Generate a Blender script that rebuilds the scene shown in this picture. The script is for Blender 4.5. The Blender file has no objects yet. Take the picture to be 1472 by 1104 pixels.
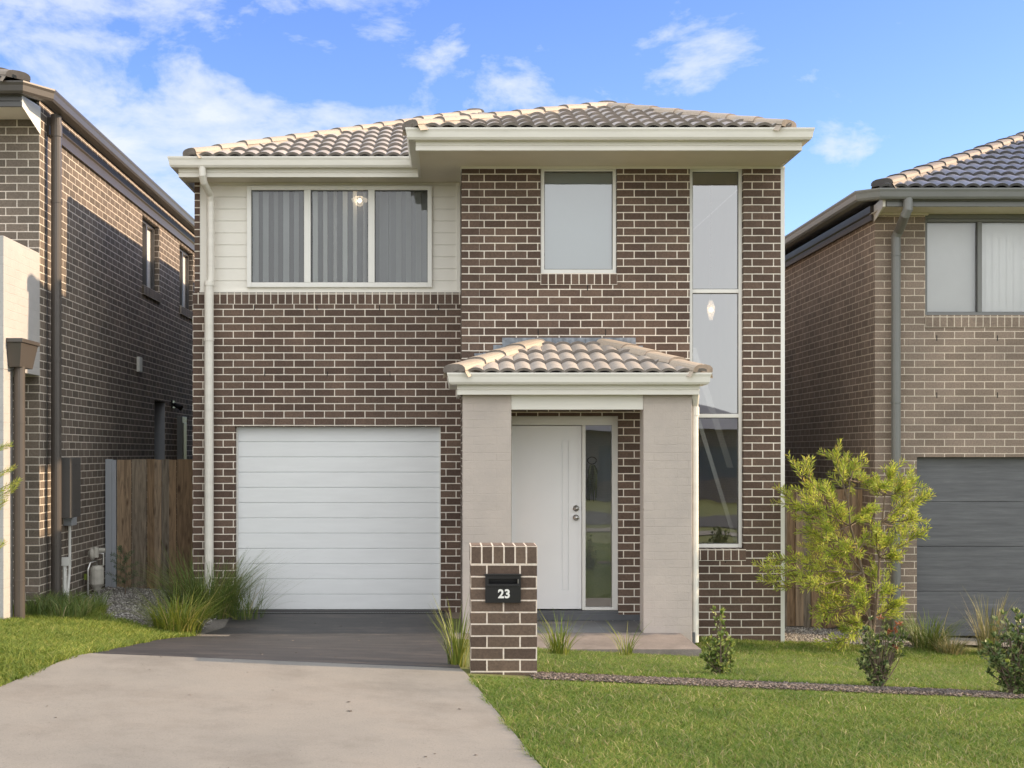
import bpy, math, random
import numpy as np
from mathutils import Vector

random.seed(7); rng = np.random.default_rng(11)
SC = bpy.context.scene
COL = SC.collection
F, VX, VY, CZ = 1850.0, 642.0, 652.0, 2.0      # focal length and vanishing point measured on the photo
R = math.radians

def X(px, d): return (px - VX) * d / F
def Z(py, d): return CZ + (VY - py) * d / F
def clamp(v, a, b): return max(a, min(b, v))

def G(x, d):
    """height of the ground"""
    xc = clamp(x, -7.0, 7.0)
    f = .416 - .041 * xc
    h = .07 - .052 * xc
    k = max(clamp((-2.75 - xc) / .6, 0, 1), clamp((xc - .1) / .9, 0, 1))
    h = .118 + (h - .118) * k
    t = clamp((d - 9.3) / 3.9, 0, 1)
    return f + (h - f) * t
def Gnp(x, d):
    xc = np.clip(x, -7, 7); f = .416 - .041 * xc; h = .07 - .052 * xc
    k = np.maximum(np.clip((-2.75 - xc) / .6, 0, 1), np.clip((xc - .1) / .9, 0, 1)); h = .118 + (h - .118) * k
    t = np.clip((d - 9.3) / 3.9, 0, 1)
    return f + (h - f) * t
def ground_at(px, py):
    d = 4.0
    while d < 40:
        if Z(py, d) <= G(X(px, d), d): return X(px, d), d
        d += .005
    return X(px, d), d

# ------------------------------------------------------------------ mesh helpers
class MB:
    def __init__(s): s.v = []; s.f = []; s.m1 = []
    def quad(s, *p):
        n = len(s.v); s.v += [tuple(q) for q in p]; s.f.append(tuple(range(n, n + len(p))))
    def box(s, x0, x1, y0, y1, z0, z1):
        if x0 > x1: x0, x1 = x1, x0
        if y0 > y1: y0, y1 = y1, y0
        if z0 > z1: z0, z1 = z1, z0
        n = len(s.v)
        s.v += [(x0,y0,z0),(x1,y0,z0),(x1,y1,z0),(x0,y1,z0),(x0,y0,z1),(x1,y0,z1),(x1,y1,z1),(x0,y1,z1)]
        for f in ((0,3,2,1),(4,5,6,7),(0,1,5,4),(1,2,6,5),(2,3,7,6),(3,0,4,7)):
            s.f.append(tuple(n + i for i in f))
        return s
    def tube(s, pts, rad, seg=10, cap=True):
        pts = [Vector(p) for p in pts]; m = len(pts)
        if not isinstance(rad, (list, tuple)): rad = [rad] * m
        t0 = (pts[1] - pts[0]).normalized()
        ref = Vector((0,0,1)) if abs(t0.z) < .9 else Vector((1,0,0))
        a = t0.cross(ref).normalized(); n0 = len(s.v)
        for i in range(m):
            if i == 0: t = pts[1] - pts[0]
            elif i == m-1: t = pts[-1] - pts[-2]
            else: t = (pts[i+1]-pts[i]).normalized() + (pts[i]-pts[i-1]).normalized()
            t.normalize()
            a = (a - t * a.dot(t)).normalized(); b = t.cross(a)
            for k in range(seg):
                an = 2*math.pi*k/seg
                s.v.append(tuple(pts[i] + (a*math.cos(an) + b*math.sin(an))*rad[i]))
        for i in range(m-1):
            for k in range(seg):
                k2 = (k+1) % seg
                s.f.append((n0+i*seg+k, n0+i*seg+k2, n0+(i+1)*seg+k2, n0+(i+1)*seg+k))
        if cap:
            s.f.append(tuple(n0+k for k in range(seg))[::-1]); s.f.append(tuple(n0+(m-1)*seg+k for k in range(seg)))
        return s
    def sweep(s, path, prof, z):
        """profile of (outward, up) swept along a level path; outward is to the right of travel"""
        m = len(path); n0 = len(s.v); q = len(prof)
        nr = []
        for i in range(m-1):
            dx, dy = path[i+1][0]-path[i][0], path[i+1][1]-path[i][1]; l = math.hypot(dx, dy)
            nr.append((dy/l, -dx/l))
        for i in range(m):
            if i == 0: mx, my = nr[0]
            elif i == m-1: mx, my = nr[-1]
            else:
                ax, ay = nr[i-1]; bx, by = nr[i]; k = 1 + ax*bx + ay*by
                mx, my = (ax+bx)/k, (ay+by)/k
            for o, u in prof: s.v.append((path[i][0]+mx*o, path[i][1]+my*o, z+u))
        for i in range(m-1):
            for k in range(q):
                k2 = (k+1) % q
                s.f.append((n0+i*q+k, n0+(i+1)*q+k, n0+(i+1)*q+k2, n0+i*q+k2))
        s.f.append(tuple(n0+k for k in range(q))); s.f.append(tuple(n0+(m-1)*q+k for k in range(q))[::-1])
        return s
    def wall(s, axis, c, u0, u1, z0, z1, holes=(), th=.22, out=-1):
        """slab with rectangular holes; outer face at c facing out*axis"""
        us = sorted(set([u0, u1] + [clamp(h[i], u0, u1) for h in holes for i in (0, 1)]))
        zs = sorted(set([z0, z1] + [clamp(h[i], z0, z1) for h in holes for i in (2, 3)]))
        def solid(i, j):
            if i < 0 or j < 0 or i >= len(us)-1 or j >= len(zs)-1: return False
            a, b = (us[i]+us[i+1])/2, (zs[j]+zs[j+1])/2
            return not any(h[0] < a < h[1] and h[2] < b < h[3] for h in holes)
        cb = c - out*th
        def pt(u, w, z): return (u, w, z) if axis == 'y' else (w, u, z)
        for i in range(len(us)-1):
            for j in range(len(zs)-1):
                if not solid(i, j): continue
                a, b, e, g = us[i], us[i+1], zs[j], zs[j+1]
                s.quad(pt(a,c,e), pt(b,c,e), pt(b,c,g), pt(a,c,g))
                s.quad(pt(b,cb,e), pt(a,cb,e), pt(a,cb,g), pt(b,cb,g))
                if not solid(i-1, j): s.quad(pt(a,c,e), pt(a,c,g), pt(a,cb,g), pt(a,cb,e))
                if not solid(i+1, j): s.quad(pt(b,c,e), pt(b,cb,e), pt(b,cb,g), pt(b,c,g))
                if not solid(i, j-1): s.quad(pt(a,c,e), pt(a,cb,e), pt(b,cb,e), pt(b,c,e))
                if not solid(i, j+1): s.quad(pt(a,c,g), pt(b,c,g), pt(b,cb,g), pt(a,cb,g))
        return s
    def build(s, name, mat, parent=None, uv=None, swap=False, smooth=False, bevel=0, fix=False, mat2=None):
        """uv=(u0,v0): box-projected metre UVs; swap turns the courses upright"""
        me = bpy.data.meshes.new(name)
        off = parent_world(parent)
        V = [(x-off[0], y-off[1], z-off[2]) for x, y, z in s.v]
        me.from_pydata(V, [], s.f)
        if fix:
            import bmesh
            b = bmesh.new(); b.from_mesh(me); bmesh.ops.recalc_face_normals(b, faces=b.faces); b.to_mesh(me); b.free()
        if uv is not None:
            ul = me.uv_layers.new(name='UVMap').data
            for p in me.polygons:
                n = p.normal; ax = max(range(3), key=lambda i: abs(n[i]))
                for li in p.loop_indices:
                    co = me.vertices[me.loops[li].vertex_index].co
                    w = (co[0]+off[0], co[1]+off[1], co[2]+off[2])
                    u, v = ((w[1], w[2]) if ax == 0 else (w[0], w[2]) if ax == 1 else (w[0], w[1]))
                    u -= uv[0]; v -= uv[1]
                    ul[li].uv = (v, u) if swap else (u, v)
        if smooth: me.polygons.foreach_set('use_smooth', [True]*len(me.polygons))
        me.materials.append(mat)
        if mat2:
            me.materials.append(mat2)
            for i in s.m1: me.polygons[i].material_index = 1
        me.update()
        o = bpy.data.objects.new(name, me); COL.objects.link(o)
        if parent: o.parent = parent
        if bevel:
            b = o.modifiers.new('bevel', 'BEVEL'); b.width = bevel; b.segments = 2; b.limit_method = 'ANGLE'
        return o
def parent_world(p):
    v = Vector((0,0,0))
    while p is not None: v += p.location; p = p.parent
    return v
def thing(name, loc, label, cat, group=None):
    o = bpy.data.objects.new(name, None); COL.objects.link(o); o.location = loc; o.empty_display_size = .2
    return tag(o, label, cat, group)
def tag(o, label=None, cat=None, group=None, kind=None):
    if label: o['label'] = label
    if cat: o['category'] = cat
    if group: o['group'] = group
    if kind: o['kind'] = kind
    return o
def np_mesh(name, V, Fc, mat, parent=None, nper=3, smooth=False):
    off = parent_world(parent)
    V = np.asarray(V, dtype=np.float32) - np.array(off, dtype=np.float32)
    Fc = np.asarray(Fc, dtype=np.int32)
    me = bpy.data.meshes.new(name)
    me.vertices.add(len(V)); me.vertices.foreach_set('co', V.ravel())
    me.loops.add(Fc.size); me.loops.foreach_set('vertex_index', Fc.ravel())
    me.polygons.add(len(Fc)); me.polygons.foreach_set('loop_start', np.arange(0, Fc.size, nper, dtype=np.int32))
    me.polygons.foreach_set('loop_total', np.full(len(Fc), nper, dtype=np.int32))
    me.update(calc_edges=True); me.validate()
    if smooth: me.polygons.foreach_set('use_smooth', np.ones(len(Fc), dtype=bool))
    me.materials.append(mat)
    o = bpy.data.objects.new(name, me); COL.objects.link(o)
    if parent: o.parent = parent
    return o

# ------------------------------------------------------------------ materials
def mat_new(name):
    m = bpy.data.materials.new(name); m.use_nodes = True
    nt = m.node_tree; return m, nt, nt.nodes['Principled BSDF']
def nd(nt, t, **kw):
    n = nt.nodes.new(t)
    for k, v in kw.items():
        if k.startswith('i_'):
            key = k[2:]; n.inputs[int(key) if key.isdigit() else key.replace('_', ' ')].default_value = v
        else: setattr(n, k, v)
    return n
def ln(nt, a, ao, b, bi): nt.links.new(a.outputs[ao], b.inputs[bi])
def c4(c): return (c[0], c[1], c[2], 1)
def ramp(nt, src, so, stops):
    r = nt.nodes.new('ShaderNodeValToRGB'); e = r.color_ramp.elements
    while len(e) < len(stops): e.new(.5)
    for i, (p, c) in enumerate(stops): e[i].position = p; e[i].color = c4(c)
    ln(nt, src, so, r, 0); return r
def mixc(nt, fac, a, b, mode='MIX'):
    """fac/a/b: (node, out) or constant"""
    m = nt.nodes.new('ShaderNodeMix'); m.data_type = 'RGBA'; m.blend_type = mode
    for sock, v in ((0, fac), (6, a), (7, b)):
        if isinstance(v, tuple) and len(v) == 2 and hasattr(v[0], 'outputs'): nt.links.new(v[0].outputs[v[1]], m.inputs[sock])
        elif sock == 0: m.inputs[0].default_value = v
        else: m.inputs[sock].default_value = c4(v)
    return m
def bump(nt, bs, src, so, strength=.3, dist=.01, prev=None):
    b = nd(nt, 'ShaderNodeBump', i_Strength=strength, i_Distance=dist)
    ln(nt, src, so, b, 'Height')
    if prev: ln(nt, prev, 0, b, 'Normal')
    ln(nt, b, 0, bs, 'Normal'); return b
def noise(nt, scale, detail=4, rough=.55, coord='Object', stretch=None):
    tc = nd(nt, 'ShaderNodeTexCoord'); n = nd(nt, 'ShaderNodeTexNoise', i_Scale=scale, i_Detail=detail, i_Roughness=rough)
    if stretch:
        mp = nd(nt, 'ShaderNodeMapping'); mp.inputs['Scale'].default_value = stretch
        ln(nt, tc, coord, mp, 0); ln(nt, mp, 0, n, 0)
    else: ln(nt, tc, coord, n, 0)
    return n

def brick_mat(name, c1, c2, mortar, w=.24, h=.086, offset=.5, ms=.0060, speck=(.35,.27,.2), odd=None):
    m, nt, bs = mat_new(name)
    uv = nd(nt, 'ShaderNodeUVMap')
    wob = nd(nt, 'ShaderNodeTexNoise', i_Scale=9.0, i_Detail=3)
    ln(nt, uv, 0, wob, 0)
    vm = nd(nt, 'ShaderNodeVectorMath', operation='MULTIPLY_ADD')
    ln(nt, wob, 'Color', vm, 0); vm.inputs[1].default_value = (.004, .004, 0); ln(nt, uv, 0, vm, 2)
    sb = nd(nt, 'ShaderNodeVectorMath', operation='SUBTRACT'); ln(nt, vm, 0, sb, 0); sb.inputs[1].default_value = (.002, .002, 0)
    br = nd(nt, 'ShaderNodeTexBrick', offset=offset, offset_frequency=2, squash=1)
    ln(nt, sb, 0, br, 'Vector')
    br.inputs['Color1'].default_value = c4(c1); br.inputs['Color2'].default_value = c4(c2)
    br.inputs['Mortar'].default_value = c4(mortar); br.inputs['Scale'].default_value = 1
    br.inputs['Mortar Size'].default_value = ms; br.inputs['Mortar Smooth'].default_value = .15
    br.inputs['Brick Width'].default_value = w; br.inputs['Row Height'].default_value = h
    n1 = noise(nt, 170, 3, .7); n2 = noise(nt, 2.2, 4)
    sp = ramp(nt, n1, 'Fac', [(.62, (0,0,0)), (.75, (1,1,1))])
    n3 = noise(nt, 55, 3, .65)
    g = mixc(nt, .5, (br, 'Color'), (n3, 'Fac'), 'OVERLAY')
    sm = mixc(nt, (sp, 0), (g, 2), speck)
    one = nd(nt, 'ShaderNodeMath', operation='SUBTRACT', i_0=1.0); ln(nt, br, 'Fac', one, 1)
    half = nd(nt, 'ShaderNodeMath', operation='MULTIPLY', i_1=.5); ln(nt, sp, 0, half, 0)
    ml = nd(nt, 'ShaderNodeMath', operation='MULTIPLY'); ln(nt, half, 0, ml, 0); ln(nt, one, 0, ml, 1)
    sm = mixc(nt, (ml, 0), (g, 2), speck)
    # a faint dusty bloom that is part of the brickwork
    st = ramp(nt, n2, 'Fac', [(.35, (.86,.86,.86)), (.7, (1.12,1.1,1.08))])
    fin = mixc(nt, 1.0, (sm, 2), (st, 0), 'MULTIPLY')
    ln(nt, fin, 2, bs, 'Base Color'); bs.inputs['Roughness'].default_value = .85
    hgt = nd(nt, 'ShaderNodeMath', operation='MULTIPLY_ADD', i_1=-1.0); ln(nt, br, 'Fac', hgt, 0)
    sc = nd(nt, 'ShaderNodeMath', operation='MULTIPLY', i_1=.45); ln(nt, n3, 'Fac', sc, 0); ln(nt, sc, 0, hgt, 2)
    bump(nt, bs, hgt, 0, .8, .006)
    return m

def painted_brick(name, col):
    m, nt, bs = mat_new(name)
    uv = nd(nt, 'ShaderNodeUVMap')
    wob = nd(nt, 'ShaderNodeTexNoise', i_Scale=14.0, i_Detail=3); ln(nt, uv, 0, wob, 0)
    vm = nd(nt, 'ShaderNodeVectorMath', operation='MULTIPLY_ADD'); ln(nt, wob, 'Color', vm, 0)
    vm.inputs[1].default_value = (.02, .016, 0); ln(nt, uv, 0, vm, 2)
    br = nd(nt, 'ShaderNodeTexBrick', offset=.5); ln(nt, vm, 0, br, 'Vector')
    for k, v in (('Scale', 1), ('Mortar Size', .004), ('Mortar Smooth', .8), ('Brick Width', .24), ('Row Height', .086)): br.inputs[k].default_value = v
    br.inputs['Color1'].default_value = c4([c*.985 for c in col]); br.inputs['Color2'].default_value = c4([c*1.015 for c in col])
    br.inputs['Mortar'].default_value = c4([c*.985 for c in col])
    n = noise(nt, 2.6, 6, .62)
    r = ramp(nt, n, 'Fac', [(.3, (.91,.91,.92)), (.7, (1.06,1.05,1.04))])
    mx = mixc(nt, 1.0, (br, 'Color'), (r, 0), 'MULTIPLY'); ln(nt, mx, 2, bs, 'Base Color')
    n2 = noise(nt, 30, 5, .7); n3 = noise(nt, 3.3, 3, .5)
    # the mortar shows more in some places than in others
    k3 = ramp(nt, n3, 'Fac', [(.38, (.15,.15,.15)), (.62, (1,1,1))])
    mf = nd(nt, 'ShaderNodeMath', operation='MULTIPLY'); ln(nt, br, 'Fac', mf, 0); ln(nt, k3, 0, mf, 1)
    hgt = nd(nt, 'ShaderNodeMath', operation='MULTIPLY_ADD', i_1=-.6); ln(nt, mf, 0, hgt, 0); ln(nt, n2, 'Fac', hgt, 2)
    bump(nt, bs, hgt, 0, .6, .007)
    bs.inputs['Roughness'].default_value = .7
    return m

def paint(name, col, rough=.5, var=.06, scale=3.0, bmp=0, stretch=None, metal=0):
    m, nt, bs = mat_new(name)
    n = noise(nt, scale, 6, .6, stretch=stretch)
    r = ramp(nt, n, 'Fac', [(.3, [c*(1-var) for c in col]), (.7, [min(1, c*(1+var)) for c in col])])
    ln(nt, r, 0, bs, 'Base Color'); bs.inputs['Roughness'].default_value = rough; bs.inputs['Metallic'].default_value = metal
    if bmp:
        n2 = noise(nt, scale*25, 4); bump(nt, bs, n2, 'Fac', bmp, .004)
    return m

def tile_mat(name, ca, cb, lich, rough=.62):
    m, nt, bs = mat_new(name)
    ge = nd(nt, 'ShaderNodeNewGeometry')
    r = ramp(nt, ge, 'Random Per Island', [(0, ca), (1, cb)])
    n = noise(nt, 6, 6, .65); n2 = noise(nt, 90, 3, .7)
    r2 = ramp(nt, n, 'Fac', [(.5, (0,0,0)), (.72, (.7,.7,.7))])
    mx = mixc(nt, (r2, 0), (r, 0), lich)
    r3 = ramp(nt, n2, 'Fac', [(.3, (.8,.8,.8)), (.7, (1.12,1.12,1.12))])
    mx2 = mixc(nt, 1.0, (mx, 2), (r3, 0), 'MULTIPLY')
    ln(nt, mx2, 2, bs, 'Base Color'); bs.inputs['Roughness'].default_value = rough
    bump(nt, bs, n2, 'Fac', .3, .004)
    return m

def glass_mat(name, tint=(.9,.93,.92), refl=.16, frk=1.4):
    m, nt, bs = mat_new(name)
    nt.nodes.remove(bs); out = nt.nodes['Material Output']
    tr = nd(nt, 'ShaderNodeBsdfTransparent'); tr.inputs[0].default_value = c4(tint)
    gl = nd(nt, 'ShaderNodeBsdfGlossy'); gl.inputs['Roughness'].default_value = .012
    n = noise(nt, 1.3, 2); b = nd(nt, 'ShaderNodeBump', i_Strength=.06, i_Distance=.02); ln(nt, n, 'Fac', b, 'Height'); ln(nt, b, 0, gl, 'Normal')
    fr = nd(nt, 'ShaderNodeFresnel', i_IOR=1.5)
    ma = nd(nt, 'ShaderNodeMath', operation='MULTIPLY_ADD', i_1=frk, i_2=refl-.04*frk); ma.use_clamp = True; ln(nt, fr, 0, ma, 0)
    mx = nd(nt, 'ShaderNodeMixShader'); ln(nt, ma, 0, mx, 0); ln(nt, tr, 0, mx, 1); ln(nt, gl, 0, mx, 2); ln(nt, mx, 0, out, 0)
    return m

def leaf_mat(name, stops, trans=.35, rough=.5):
    m, nt, bs = mat_new(name)
    out = nt.nodes['Material Output']
    ge = nd(nt, 'ShaderNodeNewGeometry'); r = ramp(nt, ge, 'Random Per Island', stops)
    n = noise(nt, 1.6, 4, .6)
    r2 = ramp(nt, n, 'Fac', [(.3, (.74,.80,.70)), (.7, (1.28,1.18,1.12))])
    mx = mixc(nt, 1.0, (r, 0), (r2, 0), 'MULTIPLY')
    ln(nt, mx, 2, bs, 'Base Color'); bs.inputs['Roughness'].default_value = rough
    t = nd(nt, 'ShaderNodeBsdfTranslucent'); ln(nt, mx, 2, t, 0)
    ms = nd(nt, 'ShaderNodeMixShader', i_0=trans); ln(nt, bs, 0, ms, 1); ln(nt, t, 0, ms, 2); ln(nt, ms, 0, out, 0)
    return m

def lamp_shade_mat():
    m, nt, bs = mat_new('lamp_glass'); out = nt.nodes['Material Output']
    bs.inputs['Base Color'].default_value = (.9,.82,.7,1); bs.inputs['Emission Color'].default_value = (1,.8,.6,1); bs.inputs['Emission Strength'].default_value = .10
    tr = nd(nt, 'ShaderNodeBsdfTransparent'); ms = nd(nt, 'ShaderNodeMixShader', i_0=.45)
    ln(nt, bs, 0, ms, 1); ln(nt, tr, 0, ms, 2); ln(nt, ms, 0, out, 0); return m
def emit_mat(name, col, st):
    m, nt, bs = mat_new(name)
    bs.inputs['Base Color'].default_value = c4(col); bs.inputs['Emission Color'].default_value = c4(col); bs.inputs['Emission Strength'].default_value = st
    return m

M = {}
M['brick'] = brick_mat('brown_brick', (.088,.056,.042), (.146,.098,.073), (.80,.74,.65))
M['brick_edge'] = brick_mat('brown_brick_on_edge', (.088,.056,.042), (.146,.098,.073), (.80,.74,.65), w=.124, offset=0)
M['brick_post'] = brick_mat('brown_letterbox_brick', (.090,.060,.044), (.150,.104,.075), (.76,.66,.56))
M['brick_left'] = brick_mat('dark_taupe_brick', (.120,.100,.080), (.185,.152,.122), (.66,.60,.52))
M['brick_left_edge'] = brick_mat('dark_taupe_brick_on_edge', (.120,.100,.080), (.185,.152,.122), (.66,.60,.52), w=.13, offset=0)
M['brick_right'] = brick_mat('tan_brick', (.200,.155,.122), (.270,.212,.170), (.62,.54,.45))
M['brick_right_edge'] = brick_mat('tan_brick_on_edge', (.200,.155,.122), (.270,.212,.170), (.62,.54,.45), w=.124, offset=0)
M['pillar'] = painted_brick('painted_brick', (.47,.415,.37))
M['pillar_left'] = painted_brick('pale_painted_block', (.45,.44,.425))
M['cream'] = paint('cream_metal', (.74,.715,.65), .38, .07, 5, 0, (.25,.25,2.2))
M['soffit'] = paint('cream_soffit', (.66,.61,.52), .6, .04)
M['white'] = paint('white_frame', (.78,.77,.73), .35, .03)
M['siding'] = paint('cream_siding', (.78,.755,.69), .5, .03, 2)
M['door'] = paint('white_door', (.86,.865,.87), .32, .02, 2)
M['garage'] = paint('white_garage_door', (.76,.78,.79), .42, .03, 2.5, .1, (1,1,6))
M['tile'] = tile_mat('beige_roof_tile', (.39,.355,.325), (.47,.43,.395), (.30,.28,.26))
M['cap'] = tile_mat('tan_ridge_cap', (.43,.36,.29), (.50,.42,.34), (.36,.31,.26))
M['tile_dark'] = tile_mat('grey_roof_tile', (.17,.175,.205), (.235,.24,.275), (.14,.14,.16), .42)
M['cap_dark'] = tile_mat('weathered_ridge_cap', (.26,.215,.175), (.33,.27,.21), (.18,.16,.14))
M['tile_edge'] = paint('dark_tile_edge', (.21,.185,.165), .85, .25, 8)  # row fronts and cap ends coloured darker than the tile tops
M['tile_edge_dark'] = paint('charcoal_tile_edge', (.08,.078,.08), .85, .25, 8)  # darker edge colour for the grey roofs
M['charcoal'] = paint('charcoal_metal', (.085,.083,.082), .4, .08)
M['bronze'] = paint('bronze_metal', (.075,.065,.058), .38, .08)
M['gunmetal'] = paint('green_grey_metal', (.165,.17,.165), .35, .06)
M['black'] = paint('black_enamel', (.012,.012,.013), .3, .1)
M['dark'] = paint('dark_void', (.01,.01,.01), .8, .1)
M['silver'] = paint('brushed_steel', (.55,.54,.52), .3, .06, 20, 0, None, 1)
M['lead'] = paint('lead_flashing', (.22,.245,.28), .5, .45, 14, .5)
M['glass'] = glass_mat('clear_glass', refl=.10)
M['glass_grey'] = glass_mat('grey_glass', (.74,.78,.78), .26)
M['glass_clear'] = glass_mat('pale_room_glass', (.95,.96,.96), .10)
M['glass_side'] = glass_mat('side_window_glass', (.95,.95,.95), .07, .15)
M['glass_tall'] = glass_mat('stairwell_glass', (.9,.92,.91), .34)
M['blind'] = paint('grey_blind_fabric', (.40,.41,.42), .8, .05, 3)
M['blind_white'] = paint('white_blind_fabric', (.88,.88,.87), .8, .03, 2)
M['blind_pale'] = paint('pale_blind_fabric', (.72,.72,.71), .8, .04, 2)
M['roller'] = paint('blue_grey_roller_blind', (.50,.55,.56), .75, .03, 2)
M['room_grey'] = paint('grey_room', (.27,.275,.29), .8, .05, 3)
M['room_shade'] = paint('shaded_room', (.12,.12,.125), .8, .05, 3)  # the room's shade put into the colour of a sheet
M['plaster'] = paint('interior_plaster', (.72,.70,.66), .8, .03, 2)
M['timberfloor'] = paint('interior_floor', (.2,.16,.12), .6, .2, 4)
M['bark'] = paint('twig_bark', (.16,.12,.085), .85, .3, 25, .4)
M['tilefloor'] = paint('slate_floor_tile', (.10,.105,.115), .35, .25, 2.5, .1)
M['pvc'] = paint('white_pvc', (.70,.70,.66), .5, .05)
M['meter'] = paint('meter_grey', (.42,.40,.35), .45, .15, 12)
M['box_grey'] = paint('box_grey', (.33,.35,.38), .5, .05)

def concrete_mat():
    m, nt, bs = mat_new('exposed_concrete')
    n1 = noise(nt, .8, 6, .6); n2 = noise(nt, 95, 4, .85); n3 = noise(nt, 1.7, 8, .7); n4 = noise(nt, 70, 2, .6)
    a = ramp(nt, n1, 'Fac', [(.3, (.205,.195,.175)), (.55, (.238,.222,.196)), (.75, (.255,.231,.200))])
    b = ramp(nt, n3, 'Fac', [(.30, (.78,.77,.76)), (.52, (1,1,1)), (.72, (1.08,1.07,1.06))])
    c = mixc(nt, 1.0, (a, 0), (b, 0), 'MULTIPLY')
    d = ramp(nt, n2, 'Fac', [(.28, (.52,.5,.48)), (.43, (1,1,1)), (.72, (1.2,1.19,1.17))])
    e = mixc(nt, .9, (c, 2), (d, 0), 'MULTIPLY')
    g = ramp(nt, n4, 'Fac', [(.24, (.3,.28,.26)), (.29, (1,1,1))])
    h = mixc(nt, 1.0, (e, 2), (g, 0), 'MULTIPLY')
    ln(nt, h, 2, bs, 'Base Color'); bs.inputs['Roughness'].default_value = .88
    bump(nt, bs, n2, 'Fac', .4, .003); return m
def drive_mat():
    m, nt, bs = mat_new('charcoal_stencilled_concrete')
    n1 = noise(nt, 3.6, 8, .72, stretch=(.55,1.7,1)); n2 = noise(nt, 70, 4, .7)
    a = ramp(nt, n1, 'Fac', [(.34, (.028,.028,.031)), (.52, (.048,.045,.047)), (.74, (.115,.098,.088))])
    d = ramp(nt, n2, 'Fac', [(.3, (.7,.7,.7)), (.7, (1.15,1.15,1.15))])
    e = mixc(nt, 1.0, (a, 0), (d, 0), 'MULTIPLY')
    ln(nt, e, 2, bs, 'Base Color'); bs.inputs['Roughness'].default_value = .6
    bump(nt, bs, n2, 'Fac', .35, .004); return m
def path_mat():
    m, nt, bs = mat_new('grey_path_concrete')
    n1 = noise(nt, 4, 6, .65, stretch=(1,.6,1)); n2 = noise(nt, 90, 3, .7)
    a = ramp(nt, n1, 'Fac', [(.3, (.17,.145,.13)), (.7, (.28,.24,.215))])
    d = ramp(nt, n2, 'Fac', [(.3, (.8,.8,.8)), (.7, (1.1,1.1,1.1))])
    e = mixc(nt, 1.0, (a, 0), (d, 0), 'MULTIPLY'); ln(nt, e, 2, bs, 'Base Color'); bs.inputs['Roughness'].default_value = .7
    bump(nt, bs, n2, 'Fac', .3, .003); return m
def ground_mat():
    m, nt, bs = mat_new('ground_earth')
    n1 = noise(nt, 1.2, 7, .65); n2 = noise(nt, 45, 4, .7)
    a = ramp(nt, n1, 'Fac', [(.35, (.11,.13,.035)), (.65, (.17,.185,.05))])
    d = ramp(nt, n2, 'Fac', [(.3, (.55,.55,.55)), (.7, (1.3,1.3,1.3))])
    e = mixc(nt, 1.0, (a, 0), (d, 0), 'MULTIPLY'); ln(nt, e, 2, bs, 'Base Color'); bs.inputs['Roughness'].default_value = .95
    bump(nt, bs, n2, 'Fac', .6, .02); return m
def bits_mat(name, stops):
    m, nt, bs = mat_new(name)
    ge = nd(nt, 'ShaderNodeNewGeometry'); r = ramp(nt, ge, 'Random Per Island', stops)
    ln(nt, r, 0, bs, 'Base Color'); bs.inputs['Roughness'].default_value = .9; return m
def wood_mat():
    m, nt, bs = mat_new('weathered_paling_timber')
    ge = nd(nt, 'ShaderNodeNewGeometry')
    r = ramp(nt, ge, 'Random Per Island', [(0, (.16,.105,.06)), (.35, (.25,.17,.10)), (.7, (.30,.22,.145)), (1, (.18,.155,.12))])
    tc = nd(nt, 'ShaderNodeTexCoord'); mp = nd(nt, 'ShaderNodeMapping'); mp.inputs['Scale'].default_value = (9, 9, .8)
    ad = nd(nt, 'ShaderNodeVectorMath', operation='MULTIPLY_ADD')
    ln(nt, tc, 'Object', mp, 0); ln(nt, ge, 'Random Per Island', ad, 0); ad.inputs[1].default_value = (31, 7, 5); ln(nt, mp, 0, ad, 2)
    w = nd(nt, 'ShaderNodeTexNoise', i_Scale=2.2, i_Detail=8, i_Roughness=.62, i_Distortion=1.8); ln(nt, ad, 0, w, 0)
    g = ramp(nt, w, 'Fac', [(.32, (.42,.40,.40)), (.5, (.95,.95,.95)), (.68, (1.35,1.32,1.28))])
    e = mixc(nt, 1.0, (r, 0), (g, 0), 'MULTIPLY')
    # knots
    mp2 = nd(nt, 'ShaderNodeMapping'); mp2.inputs['Scale'].default_value = (7, 7, 2.1); ln(nt, tc, 'Object', mp2, 0)
    ad2 = nd(nt, 'ShaderNodeVectorMath', operation='MULTIPLY_ADD'); ln(nt, ge, 'Random Per Island', ad2, 0); ad2.inputs[1].default_value = (3, 17, 29); ln(nt, mp2, 0, ad2, 2)
    vo = nd(nt, 'ShaderNodeTexVoronoi', i_Scale=1.0); ln(nt, ad2, 0, vo, 0)
    k = ramp(nt, vo, 'Distance', [(.07, (.35,.3,.27)), (.16, (1,1,1))])
    e2 = mixc(nt, 1.0, (e, 2), (k, 0), 'MULTIPLY')
    ln(nt, e2, 2, bs, 'Base Color'); bs.inputs['Roughness'].default_value = .85
    bump(nt, bs, w, 'Fac', .5, .005); return m
M['concrete'] = concrete_mat(); M['drive'] = drive_mat(); M['path'] = path_mat(); M['ground'] = ground_mat(); M['wood'] = wood_mat()
M['mulch'] = bits_mat('bark_mulch', [(0,(.05,.04,.033)), (.45,(.11,.088,.073)), (.85,(.19,.155,.13)), (1,(.33,.28,.24))])
M['gravel'] = bits_mat('grey_gravel', [(0,(.12,.11,.10)), (.5,(.26,.245,.22)), (1,(.48,.46,.42))])
M['mulch_base'] = paint('mulch_bed', (.10,.08,.066), .95, .4, 30, .6)
M['gravel_base'] = paint('gravel_bed', (.18,.165,.15), .95, .4, 40, .6)
M['asphalt'] = paint('asphalt', (.05,.05,.052), .9, .2, 6, .4)
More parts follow.
